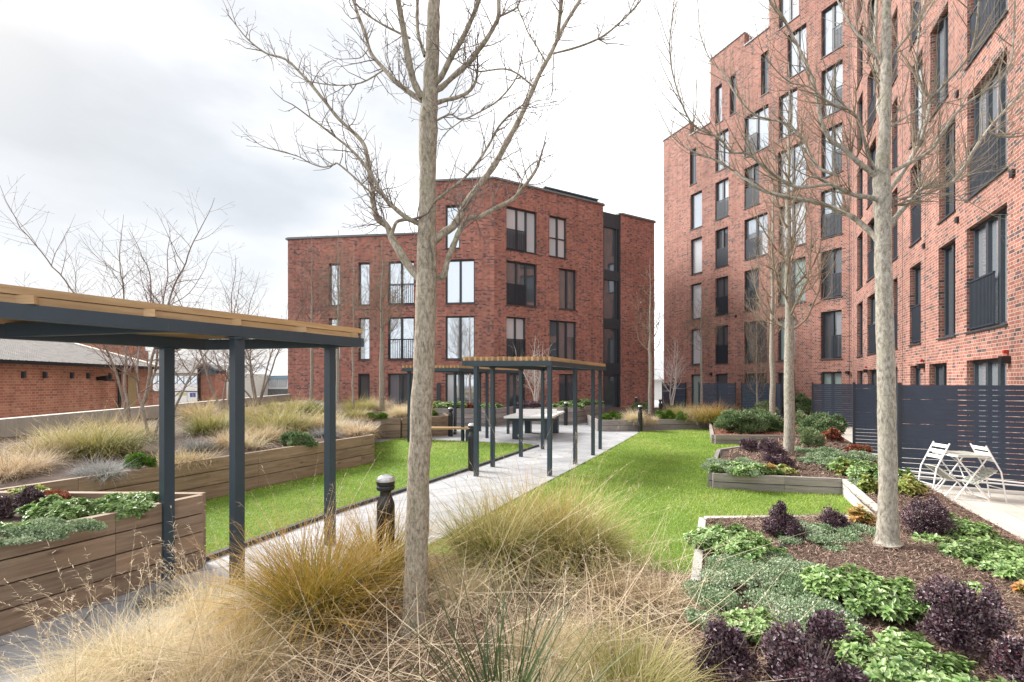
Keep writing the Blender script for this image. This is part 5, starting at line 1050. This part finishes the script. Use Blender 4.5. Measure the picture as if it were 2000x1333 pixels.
for a in (
 ('green', 1435, 1075, z4, 135, 50, 'glossy green clump at the far left corner of the near shrub bed', 1.2, 1.6), ('green', 1660, 1165, z4+.04, 150, 62, 'glossy green clump in the middle of the near bed, left half', 1.0, 1.5),
 ('green', 1745, 1185, z4+.04, 120, 60, 'glossy green clump touching the large purple shrub at its left', .9, 1.5), ('green', 1468, 1232, z4, 100, 42, 'small glossy green clump behind the two front purple shrubs', .8, 1.4),
 ('green', 1700, 1290, z4, 120, 45, 'loose glossy green clump right of the largest purple shrub', .8, 1.0), ('green', 1830, 1345, z4, 230, 70, 'wide glossy green clump at the bottom edge on the right', .7, 1.2),
 ('green', 1760, 1255, z4, 70, 22, 'tiny glossy green sprigs in bare mulch in front of the purple shrub', .9, .8), ('green', 1935, 1095, z4, 170, 52, 'long glossy green clump along the terrace kerb', .8, 1.5),
 ('green', 1985, 1125, z4, 120, 50, 'glossy green clump at the right edge by the terrace', .8, 1.5), ('green', 1875, 1045, z4, 95, 42, 'glossy green clump behind the purple shrub near the folding table', .9, 1.4),
 ('green', 1825, 1062, z4, 60, 18, 'small sparse green clump right of the mottled trunk', .9, 1.0),
 ('silver', 1470, 1160, z4, 230, 34, 'wide silver green patch spreading left of the bare mulch', 1.3, 1.6), ('silver', 1590, 1050, z4, 150, 26, 'silver green patch between the two small purple shrubs', 1.0, 1.3),
 ('silver', 1480, 1110, z4, 200, 26, 'silver green patch in front of the corner green clump', 1.0, 1.3), ('silver', 1680, 1045, z4, 90, 22, 'silver green patch left of the mottled trunk foot', 1.0, 1.3), ('silver', 1390, 1215, z4, 80, 20, 'small silver green patch beside the straw tussocks at the bed edge', .9, 1.0), ('green', 1895, 1150, z4, 40, 16, 'tiny green sprig in the mulch above the large purple shrub', .9, .7), ('green', 1790, 1215, z4, 44, 16, 'tiny green sprig left of the large purple shrub', .9, .7), ('green', 1640, 1225, z4, 50, 20, 'small green sprigs above the largest purple shrub', .9, .8), ('silver', 1590, 1205, z4, 130, 24, 'thin silver green patch before the middle green clump', .9, .8),
 ('purple', 1530, 1048, z4, 82, 68, 'upright purple leaved shrub near the back corner of the near bed', .9, 1.5), ('purple', 1628, 1035, z4, 62, 46, 'small dusky purple shrub beside the orange leaved plant', .9, 1.2),
 ('purple', 1803, 1042, z4, 96, 76, 'rounded purple shrub right of the mottled trunk, near the folding table', .9, 1.5), ('purple', 1868, 1255, z4+.02, 165, 135, 'large purple shrub on the right with mulch around it', .8, 1.5),
 ('purple', 1408, 1320, z4, 132, 118, 'purple shrub in the near bed beside the straw tussocks', .85, 1.5), ('purple', 1575, 1372, z4, 225, 175, 'largest purple shrub filling the bottom of the near bed', .8, 1.8),
 ('purple', 2000, 1350, z4, 120, 120, 'purple shrub cut off by the right edge', .8, 1.3),
 ('orange', 1678, 1022, z4, 52, 32, 'small orange and yellow leaved plant by the bleached retaining wall', .8, 2.0), ('orange', 2000, 1160, z4, 30, 26, 'orange tinted leaves at the right edge', .8, 2.0),
 ('silver', 1440, 918, .27, 110, 24, 'silver green patch at the left corner of the middle planter', 1.3, 1.5), ('green', 1470, 926, .27, 110, 26, 'green rosettes at the front of the middle planter', .7, 1.4),
 ('purple', 1466, 880, .27, 38, 30, 'small purple shrub at the back left of the middle planter', .9, 1.5), ('purple', 1500, 896, .27, 48, 50, 'taller purple shrub left of the smooth grey trunk', .9, 1.6), ('purple', 1522, 912, .27, 60, 38, 'low spreading purple shrub at the foot of the smooth grey trunk', .9, 1.6),
 ('orange', 1502, 926, .27, 34, 18, 'small orange leaved plant at the front of the middle planter', .8, 2.2), ('lime', 1530, 924, .27, 30, 16, 'small yellow green plant beside the orange one', .8, 1.6), ('silver', 1625, 892, .27, 100, 18, 'silver green patch on the right of the middle planter', 1.2, 1.3),
 ('silver', 1650, 912, .27, 90, 20, 'silver green patch near the end of the middle planter boards', 1.0, 1.3), ('green', 1672, 925, .27, 90, 34, 'green clump behind the end of the middle planter boards', .9, 1.4),
 ('lime', 1645, 925, .27, 34, 24, 'yellow green plant between green clumps beyond the planter boards', .8, 1.6), ('lime', 1700, 962, .24, 46, 34, 'yellow and lime plant above the bleached retaining wall', .8, 1.8), ('silver', 1692, 950, .24, 60, 18, 'silver green patch on top of the bleached retaining wall', 1.0, 1.3),
 ('lime', 1775, 965, .24, 60, 40, 'yellow green leaved plant just right of the mottled trunk', .9, 1.5), ('green', 1745, 940, .24, 70, 30, 'green clump along the kerb behind the mottled trunk', .9, 1.4), ('red', 1680, 882, .27, 36, 14, 'reddish leaved plant at the kerb before the dark fence', .9, 1.5),
 ('silver', 1610, 905, .27, 80, 14, 'low silver green patch over mulch in the middle planter', .9, 1.0),
 ('bush', 1445, 845, .27, 105, 46, 'dense grey green bush at the left corner of the red mulch planter', .7, 1.6), ('bush', 1500, 842, .27, 90, 40, 'dense grey green bush left of the slim pale tree', .7, 1.6), ('palebush', 1490, 815, .27, 70, 30, 'pale green bush behind the dense bushes', .8, 1.4),
 ('bush', 1560, 806, .27, 70, 34, 'grey green bush between the slim pale and smooth grey trunks', .8, 1.4), ('bush', 1600, 850, .27, 90, 40, 'dense green bush right of the smooth grey trunk', .7, 1.6), ('palebush', 1588, 872, .27, 48, 38, 'round pale green bush in front of the dense bush', .8, 1.8),
 ('bush', 1632, 850, .27, 40, 42, 'feathery green shoots of a bush against the dark fence', .8, 1.2), ('red', 1625, 862, .27, 40, 24, 'reddish tinted plant at the foot of the bushes by the fence', .8, 1.4), ('palebush', 1560, 830, .27, 50, 24, 'low pale leaved bush with reddish tips behind the smooth grey trunk', .8, 1.4),
 ('palm', 1507, 800, .27, 52, 50, 'bright green large leaved plant before the dark fence', .8, 2.2),
 ('green', 225, 1000, .68, 170, 40, 'green rosette clump filling the right part of the near left planter', .6, 1.9), ('green', 130, 1010, .68, 120, 52, 'green rosette clump in the middle of the near left planter', .6, 1.7), ('silver', 80, 1045, .68, 200, 36, 'silver green patch at the front of the near left planter', .5, 1.4),
 ('purple', 60, 1000, .68, 66, 50, 'purple shrub in the near left planter', .8, 1.5), ('purple', 5, 1010, .68, 60, 46, 'purple shrub at the left edge in the near planter', .8, 1.5), ('green', 20, 1050, .68, 120, 36, 'green rosette clump at the left edge of the near left planter', .5, 1.5), ('green', 280, 985, .68, 80, 26, 'small green rosette clump beside the thin pergola post in the near left planter', .6, 1.5), ('red', 105, 975, .68, 60, 16, 'red tinged leaves behind the purple shrub in the near left planter', .7, 1.4), ('lime', 60, 965, .68, 60, 14, 'lime leaves at the back of the near left planter', .7, 1.4),
 ('dome', 273, 915, .64, 64, 34, 'bright green dome shrub in the long bed left of the thin pergola post', .8, 1.6), ('bush', 588, 872, .62, 56, 24, 'dark green spreading juniper at the edge of the long brown planter', .7, 1.8), ('bush', 568, 868, .62, 40, 22, 'second tuft of dark green juniper on the long brown planter', .7, 1.8),
 ('dome', 417, 856, .66, 30, 16, 'small bright green cushion between the pergola posts', .8, 1.5), ('bush', 612, 806, .70, 46, 18, 'green bush at the foot of the brick end wall', .8, 1.3),
 ('dome', 724, 818, .66, 26, 13, 'left of two bright green domes on the grey fronted planter', .8, 1.6), ('dome', 746, 818, .66, 24, 13, 'right of two bright green domes on the grey fronted planter', .8, 1.6), ('dome', 846, 811, .64, 22, 9, 'bright green dome just right of the furrowed trunk', .8, 1.6),
 ('green', 880, 797, .70, 60, 14, 'light green plants in the grey planter by the glass doors', .7, 1.0), ('lime', 862, 797, .70, 34, 12, 'yellow green leaves in the grey planter by the glass doors', .7, 1.2), ('red', 918, 797, .70, 36, 10, 'dark reddish cover at the foot of the thin sapling', .7, 1.2), ('green', 952, 797, .70, 50, 10, 'low green plants left of the table tennis table', .7, 1.0),
 ('purple', 1035, 796, .70, 70, 13, 'dark purple low hedge at the foot of the white stemmed birch', .6, 1.2), ('green', 1110, 796, .70, 60, 12, 'green plants in the far planter behind the table', .6, 1.0), ('green', 1150, 790, .70, 50, 10, 'green plants on the side of the far planter near the entrance', .6, 1.0), ('purple', 1128, 790, .70, 40, 10, 'dark purple cover near the entrance end of the far planter', .6, 1.2),
 ('dome', 1183, 820, .38, 26, 12, 'leftmost bright green dome in the far low planter', .8, 1.6), ('dome', 1212, 820, .38, 26, 12, 'bright green dome left of the far bollard', .8, 1.6), ('dome', 1197, 814, .38, 24, 11, 'bright green dome behind the two leftmost domes', .8, 1.5),
 ('dome', 1288, 820, .38, 26, 17, 'left of three bright green domes right of the slender young tree', .8, 1.6), ('dome', 1308, 820, .38, 26, 18, 'middle of three bright green domes right of the slender young tree', .8, 1.6), ('dome', 1332, 821, .38, 28, 17, 'right of three bright green domes before the olive grass', .8, 1.6),
 ('bush', 1255, 800, .36, 40, 12, 'green cover behind the slender young tree', .8, 1.0)):
    plant(*a[:6], a[6], ry=a[7] if len(a) > 7 else .8, dens=a[8] if len(a) > 8 else 1)
# little black spike light on the near bed, fallen stick of hose
b = MB(); p = G(1523, 1083, .27); b.tube([(p.x-.05, p.y, .30), (p.x+.05, p.y+.02, .345)], [.012, .018], 10); b.tube([(p.x, p.y, .26), (p.x, p.y, .32)], .006, 6)
b.build('spike_light', M['black'], label='small black spike light lying among the silver green cover of the near bed', cat='garden light')
b = MB(); p = G(366, 880, .64); b.tube([(p.x-.05, p.y, .66), (p.x+.04, p.y+.02, .70)], [.02, .03], 10); b.tube([(p.x, p.y, .6), (p.x, p.y, .68)], .008, 6)
b.build('spike_light', M['black'], label='small black spike light in the long left bed between the pergola posts', cat='garden light')
